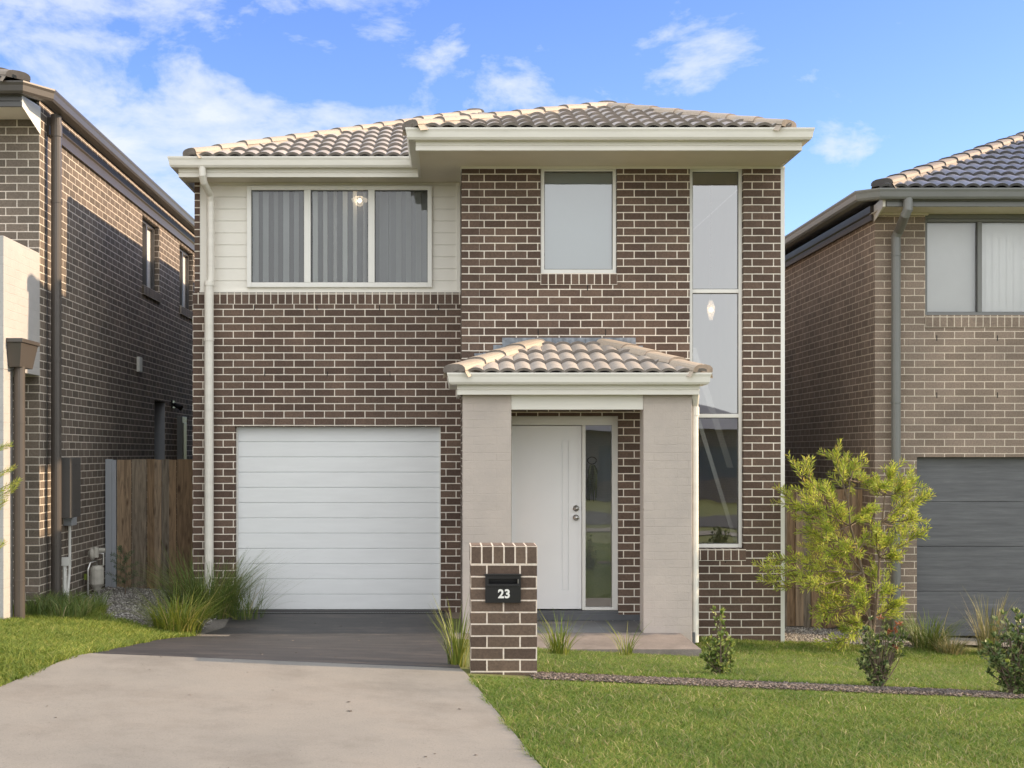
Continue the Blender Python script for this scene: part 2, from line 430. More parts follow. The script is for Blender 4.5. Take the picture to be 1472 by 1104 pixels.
M['grass'] = leaf_mat('lawn_blades', [(0,(.10,.20,.028)), (.45,(.17,.27,.046)), (.8,(.26,.325,.075)), (1,(.42,.41,.18))], .45, .6)
M['grass_left'] = leaf_mat('lush_lawn_blades', [(0,(.11,.18,.022)), (.5,(.185,.255,.038)), (.85,(.27,.31,.06)), (1,(.40,.38,.13))], .35, .6)
M['lomandra'] = leaf_mat('dark_strappy_leaf', [(0,(.08,.14,.034)), (.6,(.155,.225,.055)), (.92,(.22,.24,.08)), (1,(.48,.40,.22))], .25)
M['lomandra_lime'] = leaf_mat('lime_strappy_leaf', [(0,(.11,.17,.025)), (.6,(.20,.255,.04)), (.9,(.31,.32,.07)), (1,(.46,.40,.18))], .3)
M['lomandra_dry'] = leaf_mat('straw_strappy_leaf', [(0,(.12,.14,.05)), (.5,(.24,.23,.10)), (1,(.46,.39,.22))], .25)
M['bottlebrush'] = leaf_mat('yellow_green_leaf', [(0,(.26,.36,.05)), (.5,(.43,.52,.085)), (.85,(.58,.62,.13)), (1,(.45,.36,.13))], .5)
M['shrub'] = leaf_mat('glossy_shrub_leaf', [(0,(.09,.15,.035)), (.5,(.20,.28,.07)), (.85,(.36,.42,.12)), (1,(.48,.50,.2))], .28, .4)
M['shrub_dark'] = leaf_mat('dark_shrub_leaf', [(0,(.06,.10,.035)), (.5,(.13,.19,.065)), (.85,(.28,.33,.13)), (1,(.42,.44,.2))], .25, .4)
M['tipleaf'] = leaf_mat('lime_tip_leaf', [(0,(.25,.33,.05)), (1,(.42,.48,.10))], .4)
M['redleaf'] = leaf_mat('red_new_growth', [(0,(.20,.06,.03)), (1,(.34,.13,.055))], .3)
M['sapling'] = leaf_mat('blue_green_leaf', [(0,(.05,.11,.05)), (1,(.10,.18,.08))], .3)
M['lamp_warm'] = emit_mat('warm_lamp', (1,.80,.55), 2.2)
M['lamp_shade'] = lamp_shade_mat()

# ------------------------------------------------------------------ roofs
def tiles(mb, eL, eR, tR, tL, wave=.166, gauge=.33, amp=.033, lift=.038):
    eL, eR, tR, tL = map(Vector, (eL, eR, tR, tL))
    u = (eR-eL).normalized(); q = ((tL+tR)/2-eL); v = (q - u*q.dot(u)); Hh = v.length; v.normalize(); n = u.cross(v)
    if n.z < 0: n = -n
    W = (eR-eL).length; aL = (tL-eL).dot(u); aR = (tR-eL).dot(u)
    Lb = lambda t: aL*t/Hh
    Rb = lambda t: W + (aR-W)*t/Hh
    mb.quad(eL-n*.012, eR-n*.012, tR-n*.012, tL-n*.012)
    rows = math.ceil(Hh/gauge); K = 8
    h = lambda a: amp*abs(math.sin(math.pi*a/wave))**.75
    for r in range(rows):
        v0 = r*gauge; v1 = min((r+1)*gauge+.03, Hh)
        if v1-v0 < .02: continue
        a0 = math.floor(min(0, aL)/(2*wave))-1; a1 = math.ceil(max(W, aR)/(2*wave))+1
        sh = 0
        for k in range(a0, a1):
            us = [k*2*wave + sh + wave/K*j for j in range(2*K+1)]
            lo0, hi0, lo1, hi1 = Lb(v0), Rb(v0), Lb(v1), Rb(v1)
            if us[-1] <= min(lo0, lo1) or us[0] >= max(hi0, hi1): continue
            jit = random.uniform(-.004, .004); ju = random.uniform(-.006, .006)
            n0 = len(mb.v)
            for a in us:
                a_0 = clamp(a, lo0, hi0); a_1 = clamp(a, lo1, hi1) if hi1 > lo1 else (lo1+hi1)/2
                p0 = eL + u*a_0 + v*(v0+ju); p1 = eL + u*a_1 + v*v1
                mb.v += [tuple(p0+n*(h(a)+lift+jit-.030)), tuple(p0+n*(h(a)+lift+jit)), tuple(p1+n*(h(a)+.004))]
            for j in range(2*K):
                b = n0+3*j
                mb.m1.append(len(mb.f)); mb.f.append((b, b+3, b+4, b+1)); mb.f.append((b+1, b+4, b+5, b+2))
def caps(mb, p, q, r=.115, ln_=.37, sink=.0):
    """overlapping half-round caps running from the low end p up to q"""
    p, q = Vector(p), Vector(q); t = (q-p); L = t.length; t.normalize()
    s = t.cross(Vector((0,0,1))).normalized(); n = s.cross(t)
    if n.z < 0: n = -n
    k = max(1, round(L/ln_)); st = L/k
    for i in range(k):
        a = p + t*(i*st-.03); b = p + t*((i+1)*st+.02)
        jr = random.uniform(-.004, .004)
        n0 = len(mb.v); m = 9
        for pos, rad, lf in ((a, r*.90, .0), (a, r+.008, .012), (b, r*.95, .0)):
            for j in range(m):
                an = math.pi*j/(m-1)
                c, sn = math.cos(an), math.sin(an)
                c = math.copysign(abs(c)**.75, c); sn = sn**.75
                mb.v.append(tuple(pos + s*(c*rad*1.12) + n*(sn*rad*.56 + lf + jr - sink)))
        for w in range(2):
            for j in range(m-1):
                mb.f.append((n0+w*m+j, n0+w*m+j+1, n0+(w+1)*m+j+1, n0+(w+1)*m+j))
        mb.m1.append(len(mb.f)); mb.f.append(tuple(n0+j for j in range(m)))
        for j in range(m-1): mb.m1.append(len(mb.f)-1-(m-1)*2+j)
        # mortar skirts down to the tiles
        for sg in (-1, 1):
            e0 = a + s*(sg*r*1.08) + n*.012; e1 = b + s*(sg*r*1.08) + n*.004
            mb.quad(e0, e1, e1 + s*(sg*.035) - n*.07, e0 + s*(sg*.035) - n*.07)
GUT = [(0,0), (.10,0), (.104,.012), (.118,.012), (.118,-.004), (.108,-.03), (.10,-.085), (.085,-.108), (0,-.108)]

# ------------------------------------------------------------------ windows
def window(parent, px0, px1, py0, py1, d, bars=(), hbars=(), fr=5.5, mat='white', glass='glass', dep=.05, rec=.05, name='window'):
    """frame and glass in a front wall, measured in photo pixels on the plane at depth d; bars: centre px of mullions"""
    mb = MB(); w = fr*d/F; x0, x1, z1, z0 = X(px0, d), X(px1, d), Z(py0, d), Z(py1, d)
    ya, yb = d+rec, d+rec+dep
    mb.box(x0, x0+w, ya, yb, z0, z1); mb.box(x1-w, x1, ya, yb, z0, z1)
    xs = [x0+w]
    for b in sorted(bars): xs += [X(b, d)-w*.75, X(b, d)+w*.75]
    xs.append(x1-w)
    zs = [z0+w*1.1]
    for b in sorted(hbars, reverse=True): zs += [Z(b, d)-w*.55, Z(b, d)+w*.55]
    zs.append(z1-w)
    mb.box(x0+w, x1-w, ya, yb, z0, zs[0]); mb.box(x0+w, x1-w, ya, yb, zs[-1], z1)
    for i in range(1, len(xs)-1, 2): mb.box(xs[i], xs[i+1], ya-.004, yb, zs[0], zs[-1])
    for i in range(1, len(zs)-1, 2):
        for k in range(0, len(xs), 2): mb.box(xs[k], xs[k+1], ya-.002, yb, zs[i], zs[i+1])
    o = mb.build(name, M[mat], parent, bevel=.004)
    for k in range(0, len(xs), 2):
        for i in range(0, len(zs), 2):
            g = MB(); y = ya+dep*.55
            g.quad((xs[k]-.004,y,zs[i]-.004), (xs[k+1]+.004,y,zs[i]-.004), (xs[k+1]+.004,y,zs[i+1]+.004), (xs[k]-.004,y,zs[i+1]+.004))
            g.build('pane', M[glass], o)
            gs = MB(); e = .007; yy = ya+dep*.3
            a, b, c, f = xs[k], xs[k+1], zs[i], zs[i+1]
            gs.box(a, a+e, yy, yy+.012, c, f); gs.box(b-e, b, yy, yy+.012, c, f); gs.box(a+e, b-e, yy, yy+.012, c, c+e); gs.box(a+e, b-e, yy, yy+.012, f-e, f)
            gs.build('glazing_seal', M['charcoal'], o)
    return o
def vblinds(parent, x0, x1, y, z0, z1, pitch, wid, ang, mat, thick=.002):
    mb = MB(); x = x0+wid/2
    i = 0
    while x < x1:
        a = ang(x, i) if callable(ang) else ang
        dx, dy = math.cos(a)*wid/2, math.sin(a)*wid/2
        p = [(x-dx, y-dy), (x+dx, y+dy)]
        mb.quad((p[0][0],p[0][1],z0), (p[1][0],p[1][1],z0), (p[1][0],p[1][1],z1), (p[0][0],p[0][1],z1))
        x += pitch; i += 1
    return mb.build('blind', M[mat], parent)

# ================================================================== MAIN HOUSE
DG, DB, DP = 15.25, 14.41, 13.45
SOF = 5.215
XL, XB, XR = X(277, DG), X(663.5, DB), X(1128, DB)
house = thing('two_storey_house', (.4, 15.2, 0), 'two storey brown brick house with white garage door and tiled porch', 'house')
uvG = (X(335.4, DG), Z(434.1, DG)); uvB = (X(696, DB), Z(250.3, DB))
zS0, zS1 = Z(437.5, DG), Z(420.5, DG)
gx0, gx1, gz1 = X(338, DG), X(633.5, DG), Z(613, DG)
mb = MB().wall('y', DG, XL, XB-.002, -.4, zS0, [(gx0, gx1, -1, gz1)], .24)
mb.build('garage_wall', M['brick'], house, uvG)
mb = MB().box(XL, XB-.002, DG-.002, DG+.2, zS0, zS1)
mb.build('brick_edge_course', M['brick_edge'], house, (X(284.9, DG), zS0), swap=True)
mb = MB().box(X(279.5, DG), X(287, DG), DG+.004, DG+.2, zS1, SOF)
mb.build('brick_strip', M['brick'], house, (X(276, DG), Z(434.1, DG)))
# side and back walls, closed shell
mb = MB().wall('x', XL, DG+.24, 25, -.4, SOF, [], .24, -1); mb.build('side_wall', M['brick'], house, uvG)
mb = MB().wall('x', XR, DB+.24, 25, -.4, SOF, [], .24, 1); mb.build('side_wall', M['brick'], house, uvB)
mb = MB().wall('y', 25, XL+.24, XR-.24, -.4, SOF, [], .24, 1); mb.build('back_wall', M['brick'], house, uvB)
# cladding
wl = (X(355, DG), X(621, DG), Z(413, DG), Z(267, DG))
mb = MB(); cy = DG+.03
cx0, cx1 = X(297, DG), XB-.002
rows = np.arange(zS1, SOF+.2, .142)
for i in range(len(rows)-1):
    a, b = rows[i]+.004, min(rows[i+1]-.002, SOF)
    if b-a < .02: continue
    segs = [(cx0, cx1)]
    if b > wl[2] and a < wl[3]: segs = [(cx0, wl[0]), (wl[1], cx1)]
    for (u, v) in segs:
        aa, bb = a, b
        mb.box(u, v, cy, cy+.02, aa, bb)
    if len(segs) == 2:
        if a < wl[2]: mb.box(wl[0], wl[1], cy, cy+.02, a, wl[2])
        if b > wl[3]: mb.box(wl[0], wl[1], cy, cy+.02, wl[3], b)
mb.build('siding', M['siding'], house)
MB().wall('y', cy+.012, cx0, cx1, zS1, SOF, [wl], .2).build('siding_backing', M['siding'], house)
MB().box(X(287, DG), X(297, DG), DG+.012, DG+.2, zS1, SOF).build('corner_trim', M['siding'], house, bevel=.003)
MB().box(cx1-.05, cx1-.001, DG+.008, DG+.2, zS1, SOF).build('corner_trim', M['siding'], house, bevel=.003)
MB().box(X(287, DG), cx1, DG-.006, DG+.03, zS1, zS1+.022).build('siding_sill_trim', M['siding'], house)
# big triple window
win = window(house, 355, 621, 267, 413, DG, bars=(442, 534), fr=6.3, rec=-.012, dep=.075, glass='glass')
MB().box(wl[0]+.04, X(438, DG), DG+.16, DG+.162, wl[2]+.05, wl[3]-.03).build('dim_room_sheet', M['room_shade'], win)  # thin sheets added behind the blinds, coloured as the dim room
vblinds(win, wl[0]+.05, X(439, DG), DG+.10, wl[2]+.05, wl[3]-.03, .122, .075, lambda x, i: .25+.9*((i*37) % 5)/5, 'blind')
vblinds(win, X(446, DG), X(530, DG), DG+.11, wl[2]+.03, wl[3]-.03, .118, .10, lambda x, i: 1.05+.1*((i*13) % 3), 'blind_white')
MB().box(X(446, DG), X(530, DG), DG+.17, DG+.172, wl[2]+.03, wl[3]-.03).build('dim_room_sheet', M['room_shade'], win)
vblinds(win, X(538, DG), X(615, DG), DG+.10, wl[2]+.05, wl[3]-.03, .118, .10, lambda x, i: .9 if x > X(572, DG) else 1.5, 'blind')
MB().box(X(538, DG), X(617, DG), DG+.19, DG+.192, wl[2]+.03, wl[3]-.03).build('dim_room_sheet', M['room_grey'], win)
# garage door
mb = MB(); gd = DG+.11; zb = Z(878, DG); nrow = 12; hh = (gz1-zb)/nrow
g0, g1 = gx0+.012, gx1-.008
for i in range(nrow):
    a, b = zb+i*hh, zb+(i+1)*hh
    mb.box(g0, g1, gd, gd+.03, a+.005, b-.004)
mb.box(g0, g1, gd+.012, gd+.04, zb, gz1)
MBo = mb.build('garage_door', M['garage'], house, bevel=.003)
MB().box(g0, g1, gd-.004, gd+.02, zb-.03, zb-.002).build('bottom_seal', M['charcoal'], MBo)
MB().box(gx0+.001, gx0+.02, gd-.03, gd-.002, zb, gz1-.001).build('guide_rail', M['white'], MBo)
MB().box(gx1-.016, gx1-.001, gd-.03, gd-.002, zb, gz1-.001).build('guide_rail', M['white'], MBo)
# bay wall
mwx0, mwx1, mwz1, mwz0 = X(777, DB), X(887, DB), SOF, Z(393, DB)
msz = Z(409.5, DB)
twx0, twx1, twz0 = X(991.5, DB), X(1069, DB), Z(789, DB)
tsx0, tsx1, tsz = X(991.5, DB), X(1072, DB), Z(806, DB)
dx0, dx1, dz1, dz0 = X(733, DB), X(889, DB), Z(598, DB), .13
mb = MB().wall('y', DB, XB, XR-.045, -.6, SOF, [(mwx0, mwx1, msz, SOF+1), (twx0, twx1, twz0, SOF+1), (tsx0, tsx1, tsz, twz0+.0001), (dx0, dx1, dz0, dz1)], .24)
mb.build('bay_wall', M['brick'], house, uvB)
MB().box(mwx0, mwx1, DB-.012, DB+.2, msz, mwz0).build('brick_sill', M['brick_edge'], house, (mwx0, msz), swap=True)
MB().box(tsx0, tsx1, DB-.012, DB+.2, tsz, twz0).build('brick_sill', M['brick_edge'], house, (tsx0+.03, tsz), swap=True)
mb = MB().wall('x', XB, DP+.012, DG, -.4, SOF, [(DP, DB-.001, 2.62, 9)], .2, -1)
mb.build('bay_side_wall', M['brick'], house, (DB, Z(250.3, DB)))
MB().box(XR-.045, XR, DB-.004, DB+.23, -.6, SOF).build('edge_trim', M['white'], house)
w2 = window(house, 777.5, 886.5, 240, 392.5, DB, fr=5.2, rec=.03, glass='glass_grey')
MB().box(mwx0+.03, mwx1-.03, DB+.11, DB+.114, mwz0+.03, SOF-.05).build('roller_blind', M['roller'], w2)
w3 = window(house, 992, 1068.5, 240, 788, DB, hbars=(417.5, 597.5), fr=5.0, rec=.06, glass='glass_tall')
MB().box(mwx0, mwx1, DB+.01, DB+.14, Z(240.2, DB), SOF).build('head_trim', M['cream'], house)
MB().box(twx0, twx1, DB+.01, DB+.14, Z(240.2, DB), SOF).build('head_trim', M['cream'], house)
# front door
mb = MB(); fy = DB+.05
z_fl = Z(878, DB)
mb.box(dx0, dx1, fy, fy+.09, Z(611, DB), dz1); mb.box(dx0, X(736, DB), fy, fy+.09, z_fl, Z(611, DB)); mb.box(X(837.5, DB), X(842.5, DB), fy, fy+.09, z_fl, Z(611, DB))
mb.box(X(881, DB), dx1, fy, fy+.09, z_fl, Z(611, DB)); mb.box(X(842.5, DB), X(881, DB), fy, fy+.09, z_fl, Z(874, DB))
frame = mb.build('door_frame', M['white'], house, bevel=.004)
g = MB(); g.quad(*[(x, fy+.045, z) for x, z in ((X(842, DB), Z(875, DB)), (X(881.5, DB), Z(875, DB)), (X(881.5, DB), Z(610, DB)), (X(842, DB), Z(610, DB)))])
g.build('sidelight_pane', M['glass_grey'], frame)
mb = MB(); dy = fy+.03
fd0, fd1, fz0, fz1 = X(736.5, DB), X(837, DB), Z(876.5, DB), Z(612, DB)
ga, gb, gc, ge_ = X(808, DB), X(818.5, DB), Z(850, DB), Z(633.5, DB)
mb.wall('y', dy, fd0, fd1, fz0, fz1, [(ga, gb, gc, ge_)], .04); mb.box(ga+.012, gb-.012, dy+.004, dy+.03, gc+.012, ge_-.012); mb.box(ga, gb, dy+.016, dy+.036, gc, ge_)
door = mb.build('front_door', M['door'], house)
for py in (731, 744.5):
    c = (X(829, DB), Z(py, DB)); k = MB()
    k.tube([(c[0], dy-.001, c[1]), (c[0], dy-.012, c[1])], .034, 18)
    k.tube([(c[0], dy-.012, c[1]), (c[0], dy-.03, c[1]), (c[0], dy-.045, c[1]), (c[0], dy-.062, c[1])], [.014, .016, .027, .02] if py > 740 else [.024, .024, .02, .018], 18)
    k.build('door_knob' if py > 740 else 'deadlock', M['silver'], door, smooth=True)
MB().box(dx0-.05, dx1+.25, DB-.012, DB-.001, .13, Z(883.5, DB)).box(dx0, dx1, DB, DB+.16, .13, z_fl-.004).build('door_step', M['tilefloor'], house)
# interior
YB = 19.0
mb = MB()
mb.box(XL+.25, XR-.25, YB, YB+.1, .1, SOF-.01)
mb.box(XB+.21, XB+.3, DG+.25, YB-.002, .1, SOF-.01)
mb.box(2.45, 2.53, DB+.25, YB-.002, .1, SOF-.01)
mb.box(X(838, DB), 2.449, DB+.62, DB+.68, .125, 2.648)
mb.box(XL+.25, XR-.25, DG+.25, YB+.1, SOF-.006, SOF+.01)
mb.box(XB+.21, XR-.25, DB+.241, DG+.249, SOF-.006, SOF+.01)
mb.box(XL+.25, XB+.2, DG+.25, YB-.004, 2.65, 2.9)
mb.box(XB+.302, 2.448, DB+.245, YB-.004, 2.65, 2.9)
mb.box(XR-.25, XR-.242, DB+.25, YB, .1, SOF-.01)
mb.build('interior_wall', M['plaster'], house)
MB().box(XL+.25, XR-.25, DB+.3, YB, .06, .12).build('interior_floor', M['timberfloor'], house)
# staircase seen through the tall window
sy = DB+1.0
def beam(p, q, wpx, y, th=.05, nm='stair_stringer'):
    st = MB()
    s = (sy)/F
    a = (X(p[0], y), Z(p[1], y)); b = (X(q[0], y), Z(q[1], y)); h = wpx*y/F/2
    st.quad((a[0]-h, y, a[1]), (a[0]+h, y, a[1]), (b[0]+h, y, b[1]), (b[0]-h, y, b[1]))
    st.quad((a[0]+h, y+th, a[1]), (a[0]-h, y+th, a[1]), (b[0]-h, y+th, b[1]), (b[0]+h, y+th, b[1]))
    st.quad((a[0]-h, y+th, a[1]), (a[0]-h, y, a[1]), (b[0]-h, y, b[1]), (b[0]-h, y+th, b[1]))
    st.quad((a[0]+h, y, a[1]), (a[0]+h, y+th, a[1]), (b[0]+h, y+th, b[1]), (b[0]+h, y, b[1]))
    st.quad((a[0]-h, y+th, a[1]), (a[0]+h, y+th, a[1]), (a[0]+h, y, a[1]), (a[0]-h, y, a[1]))
    st.quad((b[0]-h, y, b[1]), (b[0]+h, y, b[1]), (b[0]+h, y+th, b[1]), (b[0]-h, y+th, b[1]))
    return st.build(nm, M['white'], house)
beam((996, 500), (1050, 672), 9, DB+.9); beam((1000, 590), (1059, 783), 6, DB+.5, .04, 'stair_handrail')
# eaves
path = [(-3.095, 25.1), (-3.095, 14.925), (-.315, 14.925), (-.315, 13.615), (3.745, 13.615), (3.745, 25.1)]
MB().sweep(path, GUT, 5.41).build('gutter', M['cream'], house)
FAS = [(0,0), (.012,0), (.012,.045), (.006,.05), (.012,.055), (.012,.105), (0,.105), (-.02,.105), (-.02,0)]
MB().sweep(path, FAS, 5.205).build('fascia', M['cream'], house)
mb = MB()
mb.box(-3.075, -.335, 14.945, DG+.03, SOF, SOF+.012); mb.box(-.295, XB, 13.635, DG+.03, SOF, SOF+.0125); mb.box(-.335, -.295, 14.945, DG+.03, SOF, SOF+.012)
mb.box(XB, 3.725, 13.635, DB+.2, SOF, SOF+.0125)
mb.build('soffit', M['soffit'], house)
MB().box(XB-.012, XB-.001, DB, DG-.001, SOF-.05, SOF-.001).box(XB, XR, DB-.018, DB-.001, SOF-.028, SOF-.001).build('soffit_trim', M['cream'], house)
# roof
EZ = 5.408
mp_ = (.40, 18.25, 6.81); ap = (1.92, 15.42, 6.14)
mb = MB()
tiles(mb, (-3.02, 14.83, EZ), (3.6, 14.83, EZ), mp_, mp_)
tiles(mb, (-.40, 13.52, EZ), (3.62, 13.52, EZ), ap, ap)
mb.quad((-3.02, 14.83, EZ), mp_, (.4, 25.2, 6.81), (-3.02, 25.2, EZ)); mb.quad((3.62, 13.52, EZ), (3.62, 25.2, EZ), (.4, 25.2, 6.81), mp_)
mb.quad((-.40, 13.52, EZ), ap, (1.90, 16.8, 6.14), (-.40, 14.83, EZ)); mb.quad((3.62, 13.52, EZ), (3.62, 15.5, EZ), (1.9, 16.8, 6.14), ap)
mb.quad((-3.02, 25.2, EZ), (.4, 25.2, 6.81), (3.62, 25.2, EZ))
mb.quad((-3.0, 14.95, EZ-.02), (3.6, 14.95, EZ-.02), (3.6, 25.2, EZ-.02), (-3.0, 25.2, EZ-.02))
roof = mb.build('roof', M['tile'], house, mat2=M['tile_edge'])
for a_, b_ in (((-2.95, 14.9, EZ+.05), mp_), (mp_, (.4, 25.1, 6.82)), ((-.36, 13.56, EZ+.03), ap), ((3.58, 13.56, EZ+.03), ap), (ap, (1.92, 16.8, 6.15))):
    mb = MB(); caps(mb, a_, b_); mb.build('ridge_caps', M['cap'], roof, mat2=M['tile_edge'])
# downpipe at the left end
mb = MB()
mb.tube([(X(291, 14.87), 14.87, 5.31), (X(291, 14.87), 14.87, Z(252, 14.87)), (X(293, 14.92), 14.92, Z(262, 14.92)), (X(302, 15.14), 15.14, Z(280, 15.14)), (X(303, 15.17), 15.17, Z(290, 15.17)), (X(303, 15.17), 15.17, Z(412, 15.17))], .042, 14)
mb.tube([(X(300.5, 15.16), 15.16, Z(404, 15.16)), (X(300.5, 15.16), 15.16, G(-2.8, 15.1)-.1)], .054, 14)
for py in (407, 486):
    mb.tube([(X(300.5, 15.16), 15.16, Z(py, 15.16)), (X(300.5, 15.16), 15.16, Z(py+4, 15.16))], .060, 14)
mb.build('downpipe', M['cream'], house, smooth=False)
# porch
porch_z = .13
for (a, b) in ((665, 735), (925, 995)):
    MB().box(X(a, DP), X(b, DP), DP, DP+.25, porch_z-.4, Z(567, DP)).build('pillar', M['pillar'], house, (X(a, DP), Z(567, DP)), bevel=.006)
MB().box(X(735, DP)+.001, X(925, DP)-.001, DP+.015, DP+.2, Z(588.5, DP), Z(567, DP)+.02).build('porch_beam', M['cream'], house)
MB().box(X(665, DP), X(995, DP), DP+.21, DB-.002, Z(570, DP), Z(570, DP)+.02).build('porch_ceiling', M['soffit'], house)
pp = [(.122, DB-.002), (.122, 13.365), (2.612, 13.365), (2.612, DB-.002)]
MB().sweep(pp, GUT, 2.822).build('porch_gutter', M['cream'], house)
MB().sweep(pp, [(0,0), (.012,0), (.012,.045), (.006,.05), (.012,.055), (.012,.11), (0,.11), (-.02,.11), (-.02,0)], 2.612).build('porch_fascia', M['cream'], house)
MB().box(.145, 2.59, 13.387, DP+.21, Z(567, DP)+.003, Z(567, DP)+.012).build('porch_soffit', M['soffit'], house)
pe = 2.818; pL, pR = (X(770, DB), DB+.02, Z(495, DB)), (X(871, DB), DB+.02, Z(495, DB))
mb = MB(); tiles(mb, (.05, 13.27, pe), (2.68, 13.27, pe), pR, pL, gauge=.37)
mb.quad((.05, 13.27, pe), pL, (.05, DB, pe)); mb.quad((2.68, 13.27, pe), (2.68, DB, pe), pR)
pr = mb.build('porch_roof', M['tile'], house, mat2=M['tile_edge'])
for a_, b_ in (((.10, 13.32, pe+.03), pL), ((2.63, 13.32, pe+.03), pR)):
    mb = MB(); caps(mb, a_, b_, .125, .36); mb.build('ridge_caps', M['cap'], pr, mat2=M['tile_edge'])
# stepped lead flashing
mb = MB()
def fl(px0, px1, py0, py1): mb.box(X(px0, DB), X(px1, DB), DB-.006-random.random()*.003, DB-.001, Z(py1, DB), Z(py0, DB))
for k, px in enumerate(range(722, 914, 24)): fl(px, px+23.6, 485.5, 505)
fl(709, 721.5, 496, 510); fl(694, 708.5, 507, 522); fl(682, 693.5, 508, 528); fl(672, 681.5, 518, 532)
fl(914.5, 924, 497, 512)
mb.build('flashing', M['lead'], house)
mb = MB(); xx = X(1000, 13.5)
mb.tube([(X(1000.5, 13.42), 13.42, 2.715), (X(1000.5, 13.42), 13.42, 2.62), (X(999, 13.52), 13.52, 2.50), (X(999.5, 13.52), 13.52, .02)], .036, 12)
mb.tube([(X(999.5, 13.52), 13.52, 2.49), (X(999.5, 13.52), 13.52, 2.40)], .042, 12)
mb.build('porch_downpipe', M['cream'], house, smooth=False)
MB().box(XB+.001, 2.6, DP+.02, DB-.013, -.3, porch_z-.003).build('porch_floor', M['tilefloor'], house)
mb = MB()
for k in range(5): mb.box(.75+.45*k, .752+.45*k, DP+.02, DB-.014, porch_z-.004, porch_z-.0015)
mb.build('floor_joints', M['box_grey'], house)
# small weep vents are part of the brickwork
for (px, py) in ((455, 439), (365, 439), (545, 439), (630, 439), (380, 534), (470, 534), (560, 534), (648, 534)):
    MB().box(X(px, DG), X(px+1.2, DG), DG-.002, DG+.01, Z(py+7, DG), Z(py, DG)).build('weep_vent', M['dark'], house)
for (px, py) in ((844, 409), (773, 473), (870, 473), (1042, 800)):
    MB().box(X(px, DB), X(px+1.2, DB), DB-.002, DB+.01, Z(py+9, DB), Z(py, DB)).build('weep_vent', M['dark'], house)

# lamps inside
def lamp(px, py, d, label, r, h, name):
    c = (X(px, d), d, Z(py, d))
    t = thing(name, (c[0], c[1], c[2]-h), label, 'lamp')
    b = MB(); b.tube([(c[0], c[1], c[2]-.02), (c[0], c[1], c[2]+.0), (c[0], c[1], c[2]+.03)], [.012, .028, .012], 12); b.build('bulb', M['lamp_warm'], t, smooth=True)
    s = MB(); n = 6
    pr_ = [(c[0], c[1], c[2]+h), (c[0], c[1], c[2]+h*.3), (c[0], c[1], c[2]-h*.2), (c[0], c[1], c[2]-h)]
    s.tube(pr_, [.02, r, r*.9, .02], 6, cap=False); s.build('shade', M['lamp_shade'], t)
    w = MB(); w.tube([(c[0], c[1], c[2]+h), (c[0], c[1], SOF-.008)], .004, 6); w.build('cord', M['charcoal'], t)
    return t
lamp(1022, 446, DB+1.1, 'lit hanging lamp with faceted glass shade behind the tall window', .05, .12, 'pendant_lamp')
lamp(517, 289, DG+.145, 'lit warm ceiling lamp behind the blinds of the upper triple window', .11, .06, 'ceiling_lamp')
# trailing ornament behind the sidelight
hp = thing('hanging_plant', (X(851, DB+.3), DB+.3, Z(712, DB+.3)), 'dark trailing plant hanging behind the narrow glass beside the front door', 'plant')
c = (X(851, DB+.3), DB+.3)
mb = MB()
for k in range(40):
    a = random.random()*6.28; r = random.uniform(.01, .055); L = random.uniform(.12, .42)
    z0 = Z(670, c[1]); p = [(c[0], c[1], z0+.02)]
    for j in range(1, 6):
        p.append((c[0]+math.cos(a)*r*min(1, j/2), c[1]+math.sin(a)*r*min(1, j/2), z0-L*j/5+.03*(j == 1)))
    mb.tube(p, [.006, .012, .014, .012, .008, .003], 4)
mb.build('strands', M['shrub_dark'], hp)
mb = MB(); mb.tube([(c[0]+.05*math.cos(t), c[1], Z(662, c[1])+.04*math.sin(t)) for t in np.linspace(0, 6.2, 16)], .006, 6); mb.build('ring', M['black'], hp)

# ================================================================== LEFT HOUSE
DL, XW = 13.75, -4.35; SL = 5.57
lh = thing('neighbour_house', (-6.5, 14.5, 0), 'dark taupe brick house at the left edge with charcoal gutters and a sunlit side wall', 'house')
uvL = (XW-.24, Z(172, DL)+.008)
MB().wall('y', DL, -10, XW, -.4, SL, [], .24).build('front_wall', M['brick_left'], lh, uvL)
w1 = (18.4, 19.5, 4.41, 5.42); w2_ = (20.96, 22.1, 4.41, 5.42); wd = (19.16, 19.92, -.3, 2.80)
MB().wall('x', XW, DL+.24, 32, -.4, SL+.2, [w1, w2_, wd], .24, 1).build('side_wall', M['brick_left'], lh, (DL-.11, Z(172, DL)+.008))
MB().box(XW-.03, XW-.0005, DL-.0005, DL+.235, SL+.001, SL+.2).build('wall_top', M['brick_left'], lh, uvL)
MB().wall('y', 32, -10, XW-.24, -.4, SL, [], .2, 1).build('back_wall', M['brick_left'], lh, uvL)
MB().box(XW-.008, XW+.001, 14.0, 14.02, 0, SL).build('control_joint', M['charcoal'], lh)
